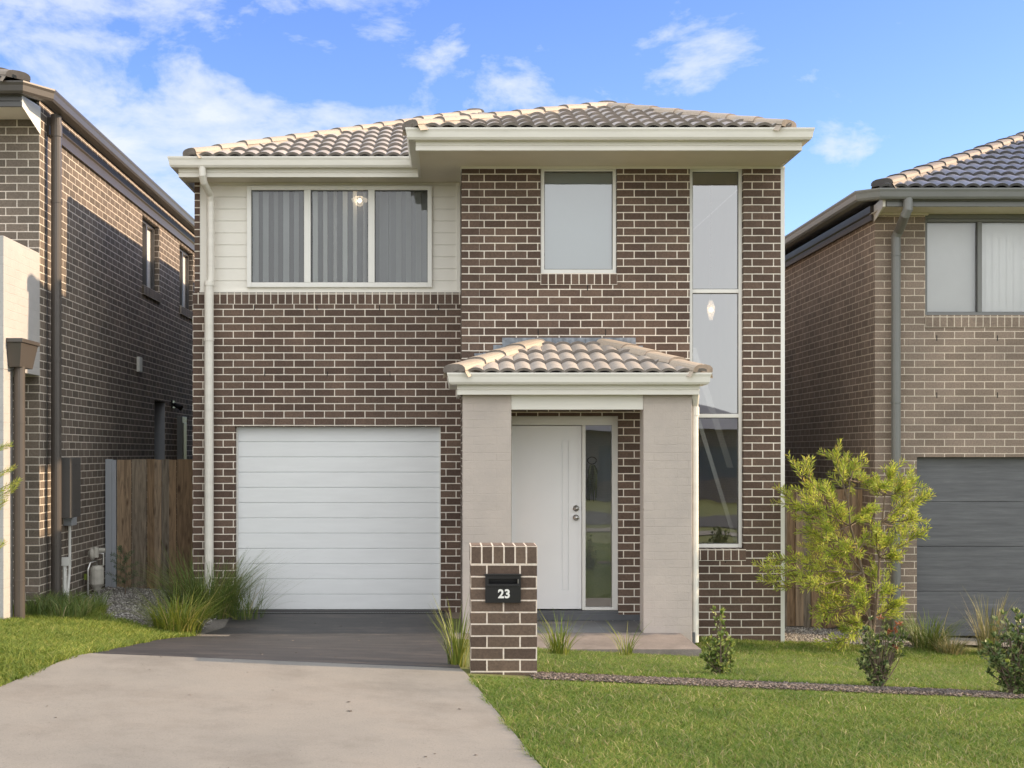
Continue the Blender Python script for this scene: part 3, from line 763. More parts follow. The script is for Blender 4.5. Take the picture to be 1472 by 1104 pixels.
for w in (w1, w2_):
    o = MB()
    xf = XW-.075; t = .05
    o.box(xf-.05, xf, w[0], w[0]+t, w[2], w[3]); o.box(xf-.05, xf, w[1]-t, w[1], w[2], w[3]); o.box(xf-.05, xf, w[0]+t, w[1]-t, w[2], w[2]+t); o.box(xf-.05, xf, w[0]+t, w[1]-t, w[3]-t, w[3])
    m_ = (w[0]+w[1])/2; o.box(xf-.05, xf+.01, m_-.03, m_+.03, w[2]+t, w[3]-t)
    o = o.build('window', M['charcoal'], lh)
    g = MB(); g.quad((xf-.02, w[0]+t-.01, w[2]+t-.01), (xf-.02, w[1]-t+.01, w[2]+t-.01), (xf-.02, w[1]-t+.01, w[3]-t+.01), (xf-.02, w[0]+t-.01, w[3]-t+.01)); g.build('pane', M['glass_side'], o)
    MB().box(xf-.06, xf-.055, w[0]+.02, w[1]-.02, w[2], w[3]).build('blind', M['blind_white'], o)
    MB().box(XW-.1, XW+.03, w[0]-.02, w[1]+.02, w[2]-.13, w[2]-.001).build('brick_sill', M['brick_left_edge'], lh, (w[0], w[2]-.13), swap=True)
MB().box(XW-.32, XW-.24, wd[0]-.02, wd[1]+.02, -.3, 2.82).build('side_door', M['gunmetal'], lh)
MB().box(XW-.2, XW-.01, wd[1]-.03, wd[1]-.001, 0, 2.79).build('door_jamb', M['box_grey'], lh)
MB().box(XW+.001, XW+.045, 18.05, 18.22, 3.15, 3.36).build('wall_vent', M['pvc'], lh, bevel=.006)
mb = MB(); mb.box(XW+.001, XW+.03, 20.3, 20.45, 2.72, 2.84); mb.tube([(XW+.03, 20.38, 2.78), (XW+.16, 20.33, 2.72)], [.03, .045], 10); mb.build('wall_light', M['black'], lh)
mb = MB(); mb.box(XW+.001, XW+.09, 20.75, 21.1, 1.7, 2.6); mb.box(XW+.09, XW+.10, 20.8, 21.05, 1.75, 2.5); mb.build('service_box', M['gunmetal'], lh, bevel=.008)
# electricity box, conduits
mb = MB().box(XW+.001, XW+.21, 14.15, 14.56, 1.29, 1.955)
for k in range(4):
    for zz in (1.36, 1.86):
        mb.box(XW+.21, XW+.214, 14.22+.06*k, 14.25+.06*k, zz+.008*(k % 2), zz+.012+.008*(k % 2))
mbx = mb.build('meter_box', M['charcoal'], lh, bevel=.008)
MB().box(XW+.001, XW+.10, 14.60, 14.80, 1.18, 1.40).build('junction_box', M['box_grey'], lh, bevel=.008)
mb = MB(); mb.tube([(XW+.05, 14.68, 1.2), (XW+.05, 14.68, .72), (XW+.05, 14.66, .62), (XW+.08, 14.5, .42), (XW+.09, 14.48, .1)], .018, 8); mb.build('conduit', M['pvc'], lh)
mb = MB(); mb.tube([(XW+.12, 14.25, .8), (XW+.12, 14.25, .1)], .024, 8); mb.box(XW+.06, XW+.18, 14.22, 14.30, .76, .85); mb.build('conduit', M['pvc'], lh)
# pale portico beam and pier
xp = XW+.004
MB().box(-10, xp, 12.63, DL-.001, 2.83, 4.14).build('portico_beam', M['pillar_left'], lh, (xp, 2.83), bevel=.005)
MB().box(-5.2, xp, 12.63, 12.9, -.3, 2.829).build('portico_pier', M['pillar_left'], lh, (xp, 2.83), bevel=.005)
MB().box(-5.1, XW+.002, DL-.10, DL-.001, -.3, .52).build('wall_plinth', M['brick_left'], lh, (XW, .1))
# rainwater head and pipe
mb = MB(); x0, x1 = xp+.001, xp+.15; y0, y1 = 12.70, 13.22
mb.v += [(x0,y0+.05,2.86), (x1-.03,y0+.05,2.86), (x1-.03,y1-.08,2.86), (x0,y1-.08,2.86), (x0,y0,3.10), (x1,y0,3.10), (x1,y1,3.10), (x0,y1,3.10)]
mb.f += [(0,3,2,1), (4,5,6,7), (0,1,5,4), (1,2,6,5), (2,3,7,6), (3,0,4,7)]
mb.box(x0, x1+.015, y0-.015, y1+.015, 3.10, 3.14)
rh = mb.build('rainwater_head', M['bronze'], lh, bevel=.004)
mb = MB(); mb.tube([(xp+.075, 12.87, 2.87), (xp+.075, 12.87, .0)], .054, 14)
for z in (2.3, .72): mb.tube([(xp+.075, 12.87, z), (xp+.075, 12.87, z+.02)], .059, 14)
mb.build('downpipe', M['bronze'], lh)
mb = MB(); mb.tube([(XW+.11, 13.98, 5.68), (XW+.11, 13.98, 0)], .055, 14); mb.tube([(XW+.11, 13.98, 5.56), (XW+.11, 13.98, 5.44)], .063, 14)
for z in (4.72, 3.0, 1.0): mb.tube([(XW+.11, 13.98, z), (XW+.11, 13.98, z+.02)], .060, 14)
mb.build('downpipe', M['bronze'], lh)
lp = [(-10, 13.21), (-4.37, 13.21), (-4.20, 13.46), (-4.20, 32)]
MB().sweep(lp, GUT, 5.785).build('gutter', M['bronze'], lh)
MB().sweep([(-10, 13.225), (-4.36, 13.225)], [(0,0), (.012,0), (.012,.05), (.005,.055), (.012,.06), (.012,.11), (-.02,.11), (-.02,0)], SL-.005).build('fascia', M['charcoal'], lh)
MB().box(-10, -4.36, 13.25, DL-.001, SL, SL+.012).build('soffit', M['soffit'], lh)
MB().quad((-4.355, 13.215, SL+.0), (-4.345, DL+.002, SL-.10), (-4.345, DL+.002, SL+.13), (-4.355, 13.215, SL+.11)) 
mb = MB(); mb.v += [(-4.358,13.215,SL-.005), (-4.344,DL+.02,SL-.16), (-4.344,DL+.02,SL+.14), (-4.358,13.215,SL+.11), (-4.372,13.215,SL-.005), (-4.36,DL-.002,SL-.005), (-4.36,DL-.002,SL+.14), (-4.372,13.215,SL+.11)]
mb.f += [(0,1,2,3), (5,4,7,6), (0,3,7,4), (0,4,5,1), (3,2,6,7)]
mb.build('eave_end', M['white'], lh)
MB().sweep([(XW+.002, DL+.25), (XW+.002, 32)], [(0,0), (.03,0), (.03,.10), (.045,.12), (.045,.19), (0,.19)], 5.47).build('side_fascia', M['bronze'], lh)
mb = MB(); tiles(mb, (-10, 13.13, 5.80), (-4.38, 13.13, 5.80), (-7.2, 15.95, 6.97), (-7.2, 15.95, 6.97))
mb.quad((-4.33, 13.13, 5.80), (-4.26, 32, 5.80), (-7.2, 32, 6.97), (-7.2, 15.95, 6.97)); mb.quad((-10, 13.2, 5.79), (-4.3, 13.2, 5.79), (-4.3, 32, 5.79), (-10, 32, 5.79))
mb.quad((-10, 13.13, 5.8), (-7.2, 15.95, 6.97), (-7.2, 32, 6.97), (-10, 32, 5.8))
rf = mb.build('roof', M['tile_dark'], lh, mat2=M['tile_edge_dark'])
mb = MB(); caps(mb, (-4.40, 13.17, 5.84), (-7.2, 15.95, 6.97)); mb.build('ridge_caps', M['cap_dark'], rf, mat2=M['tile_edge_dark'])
# gas meter standing by the wall
gm = thing('gas_meter', (XW+.15, 15.45, G(XW, 15.4)), 'grey gas meter with pipes and regulator against the left house wall beside the paling fence', 'gas meter')
gx, gy = XW+.16, 15.42
mb = MB(); mb.tube([(gx, gy, .40), (gx, gy, .44), (gx, gy, .62), (gx, gy, .66)], [.06, .085, .085, .06], 16); mb.tube([(gx, gy, .36), (gx, gy, .41)], [.04, .06], 12); mb.build('meter_body', M['meter'], gm, bevel=.004)
mb = MB(); mb.tube([(gx-.08, gy-.1, 0), (gx-.08, gy-.1, .62), (gx-.06, gy-.08, .70), (gx, gy-.02, .72), (gx, gy, .66)], .014, 8); mb.tube([(gx+.07, gy+.03, .66), (gx+.07, gy+.03, .80), (gx-.02, gy, .82)], .016, 8); mb.tube([(gx+.02, gy+.02, .40), (gx+.02, gy+.02, .0)], .014, 8)
mb.build('gas_pipe', M['silver'], gm)
mb = MB(); mb.tube([(gx-.09, gy-.04, .80), (gx-.05, gy-.04, .80), (gx-.03, gy-.04, .80), (gx+.0, gy-.04, .80)], [.03, .075, .075, .03], 14); mb.tube([(gx, gy-.05, .76), (gx, gy-.05, .88)], .035, 12); mb.tube([(gx+.02, gy, .84), (gx+.1, gy, .84)], .03, 10); mb.build('regulator', M['meter'], gm)
MB().box(gx-.12, gx-.09, gy-.13, gy-.10, .50, .57).build('tag', M['lomandra_lime'], gm)

# ================================================================== RIGHT HOUSE
DR, XQ = 15.4, 5.125; SR = 4.87
rhs = thing('neighbour_house', (8.5, 16, 0), 'tan brick house at the right edge with grey tiled roof and dark grey garage door', 'house')
uvR = (X(1329, DR), Z(466, DR)); 
for (px, py) in ((1346, 482), (1433, 482), (1346, 564), (1433, 564)): MB().box(X(px, DR), X(px+1.3, DR), DR-.002, DR+.01, Z(py+8, DR), Z(py, DR)).build('weep_vent', M['dark'], rhs)
gr0, gr1, grz = X(1318, DR), X(1318, DR)+2.45, Z(657, DR)
wr = (X(1330, DR), X(1330, DR)+1.85, Z(453, DR), SR)
sil = Z(470.5, DR)
MB().wall('y', DR, XQ, 12, -.6, SR, [(gr0, gr1, -1, grz), (wr[0], wr[1], sil, SR+1)], .24).build('front_wall', M['brick_right'], rhs, uvR)
MB().wall('x', XQ, DR+.24, 32, -.6, SR+.12, [], .24, -1).build('side_wall', M['brick_right'], rhs, (DR-.11, uvR[1]))
MB().wall('x', 12, DR+.24, 32, -.6, SR, [], .24, 1).build('side_wall', M['brick_right'], rhs, uvR)
MB().wall('y', 32, XQ+.24, 11.76, -.6, SR, [], .2, 1).build('back_wall', M['brick_right'], rhs, uvR)
MB().box(wr[0], wr[1], DR-.012, DR+.2, sil, wr[2]).build('brick_sill', M['brick_right_edge'], rhs, (wr[0], sil), swap=True)
pxr = VX + wr[1]*F/DR
wo = window(rhs, 1330, pxr, 314, 453, DR, bars=(1410, 1490), fr=4.2, mat='gunmetal', rec=.03, glass='glass_clear', dep=.06)
MB().box(wr[0], wr[1], DR+.02, DR+.13, Z(313.8, DR), SR).build('window_head', M['gunmetal'], rhs)
MB().box(wr[0]+.04, X(1408, DR), DR+.13, DR+.134, wr[2]+.03, SR-.05).build('roller_blind', M['blind_pale'], wo)
vblinds(wo, X(1412, DR), wr[1]-.04, DR+.12, wr[2]+.03, SR-.05, .085, .09, .08, 'blind_white')
MB().box(wr[0]-.1, wr[1]+.1, DR+.6, DR+.62, wr[2]-.2, SR).build('interior_wall', M['plaster'], rhs)
mb = MB(); zb = -.2; gy_ = DR+.11; rr = (grz-zb)/4.0
for i in range(4): mb.box(gr0+.01, gr1-.01, gy_, gy_+.03, zb+i*rr+.004, zb+(i+1)*rr-.004)
mb.box(gr0+.01, gr1-.01, gy_+.014, gy_+.05, zb, grz)
def woodgrain(name, ca, cb):
    m, nt, bs = mat_new(name)
    n = noise(nt, 3, 7, .7, stretch=(.5, 1, 8)); r = ramp(nt, n, 'Fac', [(.35, ca), (.6, cb), (.72, [c*1.35 for c in cb])])
    ln(nt, r, 0, bs, 'Base Color'); bs.inputs['Roughness'].default_value = .5; bump(nt, bs, n, 'Fac', .3, .004); return m
M['garage_dark'] = woodgrain('grey_woodgrain_door', (.085,.088,.098), (.125,.13,.14))
mb.build('garage_door', M['garage_dark'], rhs, bevel=.003)
rp = [(4.87, 32), (4.87, 15.03), (5.02, 14.915), (12.2, 14.915)]
MB().sweep(rp, GUT, 5.045).build('gutter', M['gunmetal'], rhs)
MB().sweep([(5.10, 14.93), (12.2, 14.93)], [(0,0), (.012,0), (.012,.05), (.005,.055), (.012,.06), (.012,.10), (-.02,.10), (-.02,0)], SR-.004).build('fascia', M['gunmetal'], rhs)
MB().box(5.09, 12.2, 14.955, DR+.1, SR, SR+.012).build('soffit', M['soffit'], rhs)
MB().box(XQ-.02, X(1333, DR), DR-.05, DR-.001, SR-.022, SR-.001).build('soffit_trim', M['soffit'], rhs)
mb = MB(); mb.v += [(5.06,14.925,SR-.004), (5.118,DR+.02,SR-.10), (5.118,DR+.02,SR+.10), (5.06,14.925,SR+.10), (5.09,14.925,SR-.004), (5.135,DR-.002,SR-.004), (5.135,DR-.002,SR+.10), (5.09,14.925,SR+.10)]
mb.f += [(1,0,3,2), (4,5,6,7), (3,0,4,7), (4,0,1,5), (2,3,7,6)]
mb.build('eave_end', M['cream'], rhs)
MB().sweep([(XQ-.002, 32), (XQ-.002, DR+.03)], [(0,0), (.03,0), (.03,.07), (.045,.09), (.045,.17), (0,.17)], 4.80).build('side_fascia', M['bronze'], rhs)
mb = MB()
xa, xb = X(1305, 14.87), X(1288, 15.3)
mb.tube([(xa, 14.87, 4.95), (xa, 14.87, 4.82), (xa-.02, 14.9, 4.76), (xb+.02, 15.26, 4.64), (xb, 15.3, 4.58), (xb, 15.3, -.2)], .055, 14)
for z in (4.35, 2.6, .9): mb.tube([(xb, 15.3, z), (xb, 15.3, z+.02)], .061, 14)
mb.build('downpipe', M['gunmetal'], rhs)
tR = (8.55, 18.40, 6.62)
mb = MB(); tiles(mb, (4.98, 14.83, 5.047), (12.12, 14.83, 5.047), tR, tR)
mb.quad((4.98, 14.83, 5.06), tR, (8.55, 32, 6.62), (4.98, 32, 5.06)); mb.quad((12.12, 14.83, 5.06), (12.12, 32, 5.06), (8.55, 32, 6.62), tR)
mb.quad((4.98, 14.9, 5.05), (12.1, 14.9, 5.05), (12.1, 32, 5.05), (4.98, 32, 5.05))
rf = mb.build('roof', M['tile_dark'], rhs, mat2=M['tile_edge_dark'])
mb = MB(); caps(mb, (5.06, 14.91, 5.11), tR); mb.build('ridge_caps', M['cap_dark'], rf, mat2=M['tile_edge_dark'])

# ================================================================== ACROSS THE ROAD
oh = thing('house_across_road', (7, -26, .3), 'single storey house across the road, reflected in the windows', 'house')
MB().wall('y', -22, 1, 13, 0, 2.9, [(2, 4.4, -1, 2.3), (6, 8, 1.0, 2.3), (10, 12, 1.0, 2.3)], .24, 1).box(1, 13, -32, -22.3, 0, 2.9).build('wall', M['brick_right'], oh, (0, 0))
mb = MB(); a_, b_, c_, d_ = (.5, -21.4, 2.9), (13.5, -21.4, 2.9), (13.5, -32.6, 2.9), (.5, -32.6, 2.9); e_, f_ = (6, -27, 5.0), (8, -27, 5.0)
mb.quad(b_, a_, e_, f_); mb.quad(c_, b_, f_); mb.quad(d_, c_, f_, e_); mb.quad(a_, d_, e_); mb.quad(a_, b_, c_, d_); mb.build('roof', M['tile_dark'], oh)
MB().box(2, 4.4, -22.2, -22.15, .2, 2.3).build('garage_door', M['garage'], oh)
for x_ in (6, 10): MB().box(x_, x_+2, -22.2, -22.15, 1.0, 2.3).build('window', M['gunmetal'], oh)

# ================================================================== FENCES, LETTERBOX
def fence(name, x0, x1, y, z0, z1, label, pw=.098):
    t = thing(name, ((x0+x1)/2, y, z0), label, 'fence', 'paling fences between the houses')
    mb = MB(); x = x0; i = 0
    while x < x1-.03:
        w = pw*random.uniform(.92, 1.06); yy = y - (.016 if i % 2 else 0) - random.random()*.003
        e = min(x+w, x1)
        mb.box(x, e-.003 if i % 2 else e+.012, yy, yy+.015, z0+random.uniform(-.02, .02), z1+random.uniform(-.006, .006)); x = e; i += 1
    mb.build('palings', M['wood'], t)
    for z in (z0+.25, z1-.35): MB().box(x0, x1, y+.02, y+.06, z, z+.07).build('rail', M['wood'], t)
    return t
fl_ = fence('paling_fence', XW+.16, XL-.005, 16.36, .12, 1.925, 'weathered brown timber paling fence between the left house and the middle house')
MB().box(XW+.02, XW+.10, 16.33, 16.41, 0, 1.93).box(XW+.10, XW+.15, 16.35, 16.39, 0, 1.92).build('post', M['box_grey'], fl_)
fence('paling_fence', XR+.01, XQ-.005, 15.85, -.14, 1.56, 'weathered timber paling fence behind the small tree at the right house')

DM = 9.33
lb = thing('letterbox_pillar', (X(724, DM), DM+.17, G(.4, DM)), 'brown brick letterbox pillar with a black number 23 letter plate', 'letterbox')
lx0, lx1 = X(676.5, DM), X(772, DM); lz1 = Z(811, DM)
px0, px1, pz0, pz1 = X(697.5, DM), X(748.5, DM), Z(866, DM), Z(827, DM)
MB().wall('y', DM, lx0, lx1, .1, lz1, [(px0+.02, px1-.02, pz0+.02, pz1-.02)], .35).build('brick_pier', M['brick_post'], lb, (X(700, DM)+.12, Z(829, DM)))
M['brick_post_edge'] = brick_mat('letterbox_cap_brick', (.090,.060,.044), (.150,.104,.075), (.76,.66,.56), w=.131, h=.0808, offset=0)
MB().box(lx0-.002, lx1+.002, DM-.002, DM+.352, lz1, Z(785, DM)).build('brick_cap', M['brick_post_edge'], lb, (lx0, lz1), swap=True)
mb = MB(); y = DM-.022
sl0, sl1 = Z(839, DM), Z(831.5, DM)
mb.wall('y', y, px0, px1, pz0, pz1, [(px0+.025, px1-.018, sl0, sl1)], .03)
mb.box(px0+.01, px1-.01, y-.006, y-.0005, Z(843, DM), Z(840, DM)); mb.box(px0-.006, px1+.006, y-.008, DM-.001, pz1, pz1+.012)
mb.box(px0+.021, px1-.021, DM+.09, DM+.1, pz0+.021, pz1-.021)
pl = mb.build('letter_plate', M['black'], lb, bevel=.002)
MB().box(px1-.022, px1-.018, y+.001, y+.012, sl0+.004, sl1-.004).build('slot_latch', M['silver'], pl)
cu = bpy.data.curves.new('house_number', 'FONT'); cu.body = '23'; cu.size = .086; cu.extrude = .0015; cu.offset = .003; cu.align_x = 'CENTER'; cu.space_character = 1.06
tmp = bpy.data.objects.new('house_number', cu); COL.objects.link(tmp)
bpy.context.view_layer.update()
me = bpy.data.meshes.new_from_object(tmp.evaluated_get(bpy.context.evaluated_depsgraph_get())); bpy.data.objects.remove(tmp)
num = bpy.data.objects.new('house_number', me); COL.objects.link(num); num.parent = pl
num.rotation_euler = (R(90), 0, 0)
num.location = Vector((X(724.5, DM), y-.003, Z(858.8, DM))) - parent_world(pl)
me.materials.clear(); me.materials.append(M['white'])

# ================================================================== GROUND
def grid_sheet(name, xs, ys, mat, fz, kind='structure'):
    V = [(x, y, fz(x, y)) for y in ys for x in xs]; n = len(xs)
    Fc = [(j*n+i, j*n+i+1, (j+1)*n+i+1, (j+1)*n+i) for j in range(len(ys)-1) for i in range(n-1)]
    return tag(np_mesh(name, V, Fc, mat, None, 4), kind=kind)
xs = sorted(set(list(np.arange(-9, 9.01, .3)) + [-1500, -500, -150, -60, -30, -15, 15, 30, 60, 150, 500, 1500]))
ys = sorted(set(list(np.arange(-3, 18.01, .3)) + [9.3, 13.2, -1500, -500, -150, -60, -30, -10, 25, 40, 80, 200, 600, 1500]))
grid_sheet('ground', xs, ys, M['ground'], G)
def ribbon(name, L, Rr, mat, dz, na=30, nc=14, kind='structure', edge=0):
    """sheet between two polylines of (x, y) that lies on the ground"""
    def samp(P, t):
        n = len(P)-1; k = min(int(t*n), n-1); f = t*n-k
        return P[k][0]+(P[k+1][0]-P[k][0])*f, P[k][1]+(P[k+1][1]-P[k][1])*f
    V = []; Fc = []
    for j in range(na+1):
        a, b = samp(L, j/na), samp(Rr, j/na)
        for i in range(nc+1):
            t = i/nc; x, y = a[0]+(b[0]-a[0])*t, a[1]+(b[1]-a[1])*t
            V.append((x, y, G(x, y)+dz))
    w = nc+1
    for j in range(na):
        for i in range(nc): Fc.append((j*w+i, j*w+i+1, (j+1)*w+i+1, (j+1)*w+i))
    return tag(np_mesh(name, V, Fc, mat, None, 4), kind=kind)
sL, sR = ground_at(130, 942), ground_at(662, 964)
bL, bR = ground_at(0, 991), ground_at(776, 1104)
def ext(a, b, y):
    t = (y-a[1])/(b[1]-a[1]); return (a[0]+(b[0]-a[0])*t, y)
dL2, dR2 = ext(sL, bL, 1.2), ext(sR, bR, 1.2)
ribbon('driveway_apron', [dL2, sL], [dR2, sR], M['concrete'], .016)
mL, mL2 = ground_at(235, 920), ground_at(322, 904)
ribbon('driveway', [sL, mL, mL2, (-2.52, 15.3)], [sR, (.07, 11.2), (.03, 13.3), (-.03, 15.3)], M['drive'], .014, 48)
ribbon('garage_threshold', [(-2.52, 15.2), (-2.52, 15.5)], [(-.03, 15.2), (-.03, 15.5)], M['drive'], .018, 3)
ribbon('footpath', [(-40, -.6), (-40, .9)], [(40, -.6), (40, .9)], M['concrete'], .02, 4, 60)
ribbon('road', [(-60, -9.5), (-60, -2.5)], [(60, -9.5), (60, -2.5)], M['asphalt'], .01, 4, 60)
ribbon('neighbour_driveway', [(5.5, 14.9), (5.5, 15.7)], [(9, 14.9), (9, 15.7)], M['concrete'], .03, 4, 8)
tag(MB().box(-.10, 2.44, 12.32, DP+.019, -.4, porch_z-.004).build('porch_path', M['path']), kind='structure')
ribbon('mulch_strip', [(.66, 9.14), (.66, 9.53)], [(9, 9.14), (9, 9.53)], M['mulch_base'], .008, 3, 30)
ribbon('gravel_bed', [(XW+.05, 13.3), (XW+.05, 16.6)], [(-2.2, 12.9), (-2.5, 16.6)], M['gravel_base'], .008, 8, 8)
ribbon('gravel_bed', [(XR-.3, 14.45), (XR-.1, 16.2)], [(5.4, 14.45), (5.3, 16.2)], M['gravel_base'], .012, 8, 8)
# drain grate before the garage
dg = thing('drain_grate', (-1.3, 14.98, .15), 'narrow black slotted drain grate across the driveway before the white garage door', 'drain')
mb = MB(); yg = 15.02
for k in range(80):
    x = -2.46+.0305*k; z = G(x, yg)+.022
    mb.box(x, x+.02, yg, yg+.06, z-.02, z)
mb.box(-2.47, -.03, yg-.014, yg-.002, .10, G(-1.3, yg)+.02); mb.build('grate', M['black'], dg)

# ---- bits lying on the beds
def bits(name, pts, mat, smin, smax, flat=1.0, lift=.015):
    n = len(pts); V = np.zeros((n, 5, 3)); 
    s = rng.uniform(smin, smax, (n, 1)); a = rng.uniform(0, 6.283, n)
    base = np.array([(1,0,0), (-.5,.8,0), (-.6,-.7,0), (.1,.05,.7), (.0,0,-.6)])*1.0
    b = base[None]*s[:, None]*rng.uniform(.55, 1.35, (n, 5, 1)); b[:, :, 1] *= rng.uniform(.35, 1, (n, 1)); b[:, :, 2] *= flat
    c, sn = np.cos(a)[:, None], np.sin(a)[:, None]
    V[:, :, 0] = b[:, :, 0]*c - b[:, :, 1]*sn + pts[:, :1]; V[:, :, 1] = b[:, :, 0]*sn + b[:, :, 1]*c + pts[:, 1:2]
    V[:, :, 2] = b[:, :, 2] + (Gnp(pts[:, 0], pts[:, 1])+lift)[:, None]
    f = np.array([(0,1,3), (1,2,3), (2,0,3), (1,0,4), (2,1,4), (0,2,4)])
    Fc = (np.arange(n)[:, None, None]*5 + f[None]).reshape(-1, 3)
    return tag(np_mesh(name, V.reshape(-1, 3), Fc, mat), kind='stuff')
n = 13000; p = np.stack([rng.uniform(.6, 6.5, n), 9.325 + np.clip(rng.normal(0, .10, n), -.2, .2)], 1)
tag(bits('mulch', p, M['mulch'], .008, .024, .5, .016), 'brown bark chips filling the narrow bed across the lawn', 'mulch')
n = 7000; p = np.stack([rng.uniform(XW+.05, -2.6, n), rng.uniform(13.4, 16.5, n)], 1)
tag(bits('gravel', p, M['gravel'], .010, .024, .8), 'grey gravel before the left paling fence', 'gravel')
n = 4200; p = np.stack([rng.uniform(XR+.02, 5.4, n), rng.uniform(14.5, 16.0, n)], 1)
tag(bits('gravel', p, M['gravel'], .010, .024, .8), 'grey gravel below the right paling fence', 'gravel')

n = 70; p = np.stack([rng.uniform(-2.4, .2, n), rng.uniform(5.8, 15, n)], 1)
tag(bits('leaf_litter', p, M['mulch'], .008, .022, .15, .02), 'small dry leaves scattered over the driveway', 'leaf litter')
# ---- lawns
def inside_drive(x, y):
    lo = np.interp(y, [1.2, sL[1], mL[1], mL2[1], 15.3], [dL2[0], sL[0], mL[0], mL2[0], -2.52])
    hi = np.interp(y, [1.2, sR[1], 15.3], [dR2[0], sR[0], -.03])
    return lo, hi
def blades(name, x, y, mat, hmin, hmax, w, lean=.6, tall=None):
    n = len(x); z = Gnp(x, y)
    a = rng.uniform(0, 6.283, n); h = rng.uniform(hmin, hmax, n)
    if tall is not None: h = h*tall
    le = h*rng.uniform(.25, 1.0, n)*lean*1.6; b = rng.uniform(0, 6.283, n)
    ww = w*rng.uniform(.6, 1.3, n)/2
    V = np.zeros((n, 5, 3)); dx, dy = np.cos(a), np.sin(a); ex, ey = np.cos(b), np.sin(b)
    V[:, 0] = np.stack([x-dx*ww, y-dy*ww, z], 1); V[:, 1] = np.stack([x+dx*ww, y+dy*ww, z], 1)
    mx, my, mz = x+ex*le*.4, y+ey*le*.4, z+h*.62
    V[:, 2] = np.stack([mx+dx*ww*.8, my+dy*ww*.8, mz], 1); V[:, 3] = np.stack([mx-dx*ww*.8, my-dy*ww*.8, mz], 1)
    V[:, 4] = np.stack([x+ex*le, y+ey*le, z+h*.9], 1)
    f = np.array([(0,1,2), (0,2,3), (3,2,4)]); Fc = (np.arange(n)[:, None, None]*5 + f[None]).reshape(-1, 3)
    return tag(np_mesh(name, V.reshape(-1, 3), Fc, mat), kind='stuff')
def lawn(x0, x1, y0, y1, dens, keep):
    n = int((x1-x0)*(y1-y0)*dens); x = rng.uniform(x0, x1, n); y = rng.uniform(y0, y1, n)
    lo, hi = inside_drive(x, y); k = keep(x, y, lo, hi); return x[k], y[k]
wav = lambda x, k: .02*np.sin(x*7.3+k) + .012*np.sin(x*17+2*k)
x, y = lawn(.0, 6.3, 4.9, 9.2, 13000, lambda x, y, lo, hi: (x > hi-.012+.02*np.sin(y*9)+np.abs(rng.normal(0,.02,len(x)))) & (y < 9.18+wav(x, 0)+rng.normal(0, .02, len(x))) & (y > 4.9) & (x < .75*y))
x2, y2 = lawn(.03, 7.5, 9.45, 15.0, 8500, lambda x, y, lo, hi: (x > np.where(y < 12.3, hi+.30, 2.46)) & (y > 9.52+wav(x, 1)-np.abs(rng.normal(0, .03, len(x)))) & ((x < XR+.02) | (y < 14.5)) & (y < 14.38+.1*(x > XR)+.4*(x > 5.45)))
yy_ = np.concatenate([y, y2]); lawn_tall = np.where(yy_ < 9.3, np.clip((9.2-yy_)/.35, .38, 1), 1)
tag(blades('lawn', np.concatenate([x, x2]), np.concatenate([y, y2]), M['grass'], .026, .050, .0055, 1.0, lawn_tall), 'short mown green lawn right of the driveway', 'grass')
k = rng.random(len(lawn_tall)) < .035; xa, ya = np.concatenate([x, x2])[k], yy_[k]
tag(blades('lawn_runners', xa, ya, M['lomandra_dry'], .04, .075, .005, 1.0, lawn_tall[k]), 'straw coloured and taller blades scattered through the right lawn', 'grass')
x, y = lawn(-7.5, -1.9, 5.0, 14.3, 6500, lambda x, y, lo, hi: (x < lo+.03-.02*np.sin(y*8)-np.abs(rng.normal(0,.035,len(x)))) & (y < 13.35+.15*np.sin(x*3)+.5*(x < -3.7)) & ((x > XW) | (y < 13.7)) & (x > -.62*y))
tl = 1 + 1.4*np.clip((y-12.9)/.8, 0, 1)*(x < -3.5)
tag(blades('lawn', x, y, M['grass_left'], .035, .07, .0075, .9, tl), 'lush green lawn left of the driveway', 'grass')
n = 2200; x = rng.uniform(XW+.0, -3.72, n); y = rng.uniform(13.1, 14.1, n)
tag(blades('weeds', x, y, M['lomandra'], .10, .30, .007, .5), 'tall dark weeds along the foot of the left house wall', 'weeds')

# ================================================================== PLANTS
def tuft(name, px, py, label, mat, n, hgt, spread, w=.009, group=None, y_off=0, droop=.5, nbase=.10, seed=1):
    rs = np.random.default_rng(seed); x0, y0 = ground_at(px, py); y0 += y_off; z0 = G(x0, y0)
    t = thing(name, (x0, y0, z0), label, 'grass plant', group or 'strappy grass clumps')
    S = 5; V = []; Fc = []
    for i in range(n):
        a = rs.uniform(0, 6.283); r = nbase*math.sqrt(rs.random()); bx, by = x0+math.cos(a)*r, y0+math.sin(a)*r
        da = a + rs.normal(0, .5); L = hgt*rs.uniform(.5, 1.12); out = spread*rs.uniform(.15, 1.0)*L/hgt
        dr = droop*rs.random()**1.5; wd_ = w*rs.uniform(.6, 1.2)/2; pa = da+1.57; n0 = len(V)
        for k in range(S+1):
            s = k/S; o = out*s**1.6; z = z0 - .01 + L*(s - dr*s**3*.75)
            ww = wd_*(1-s**2.2)+.0006; cx, cy2 = bx+math.cos(da)*o, by+math.sin(da)*o
            V += [(cx-math.cos(pa)*ww, cy2-math.sin(pa)*ww, z), (cx+math.cos(pa)*ww, cy2+math.sin(pa)*ww, z)]
        for k in range(S): Fc.append((n0+2*k, n0+2*k+1, n0+2*k+3, n0+2*k+2))
    np_mesh('blades', V, Fc, M[mat], t, 4)
    return t
tuft('grass_clump', 286, 893, 'large dark green strappy grass clump beside the garage door', 'lomandra', 900, .78, 1.0, .0075, None, .40, .75, .36, 3)
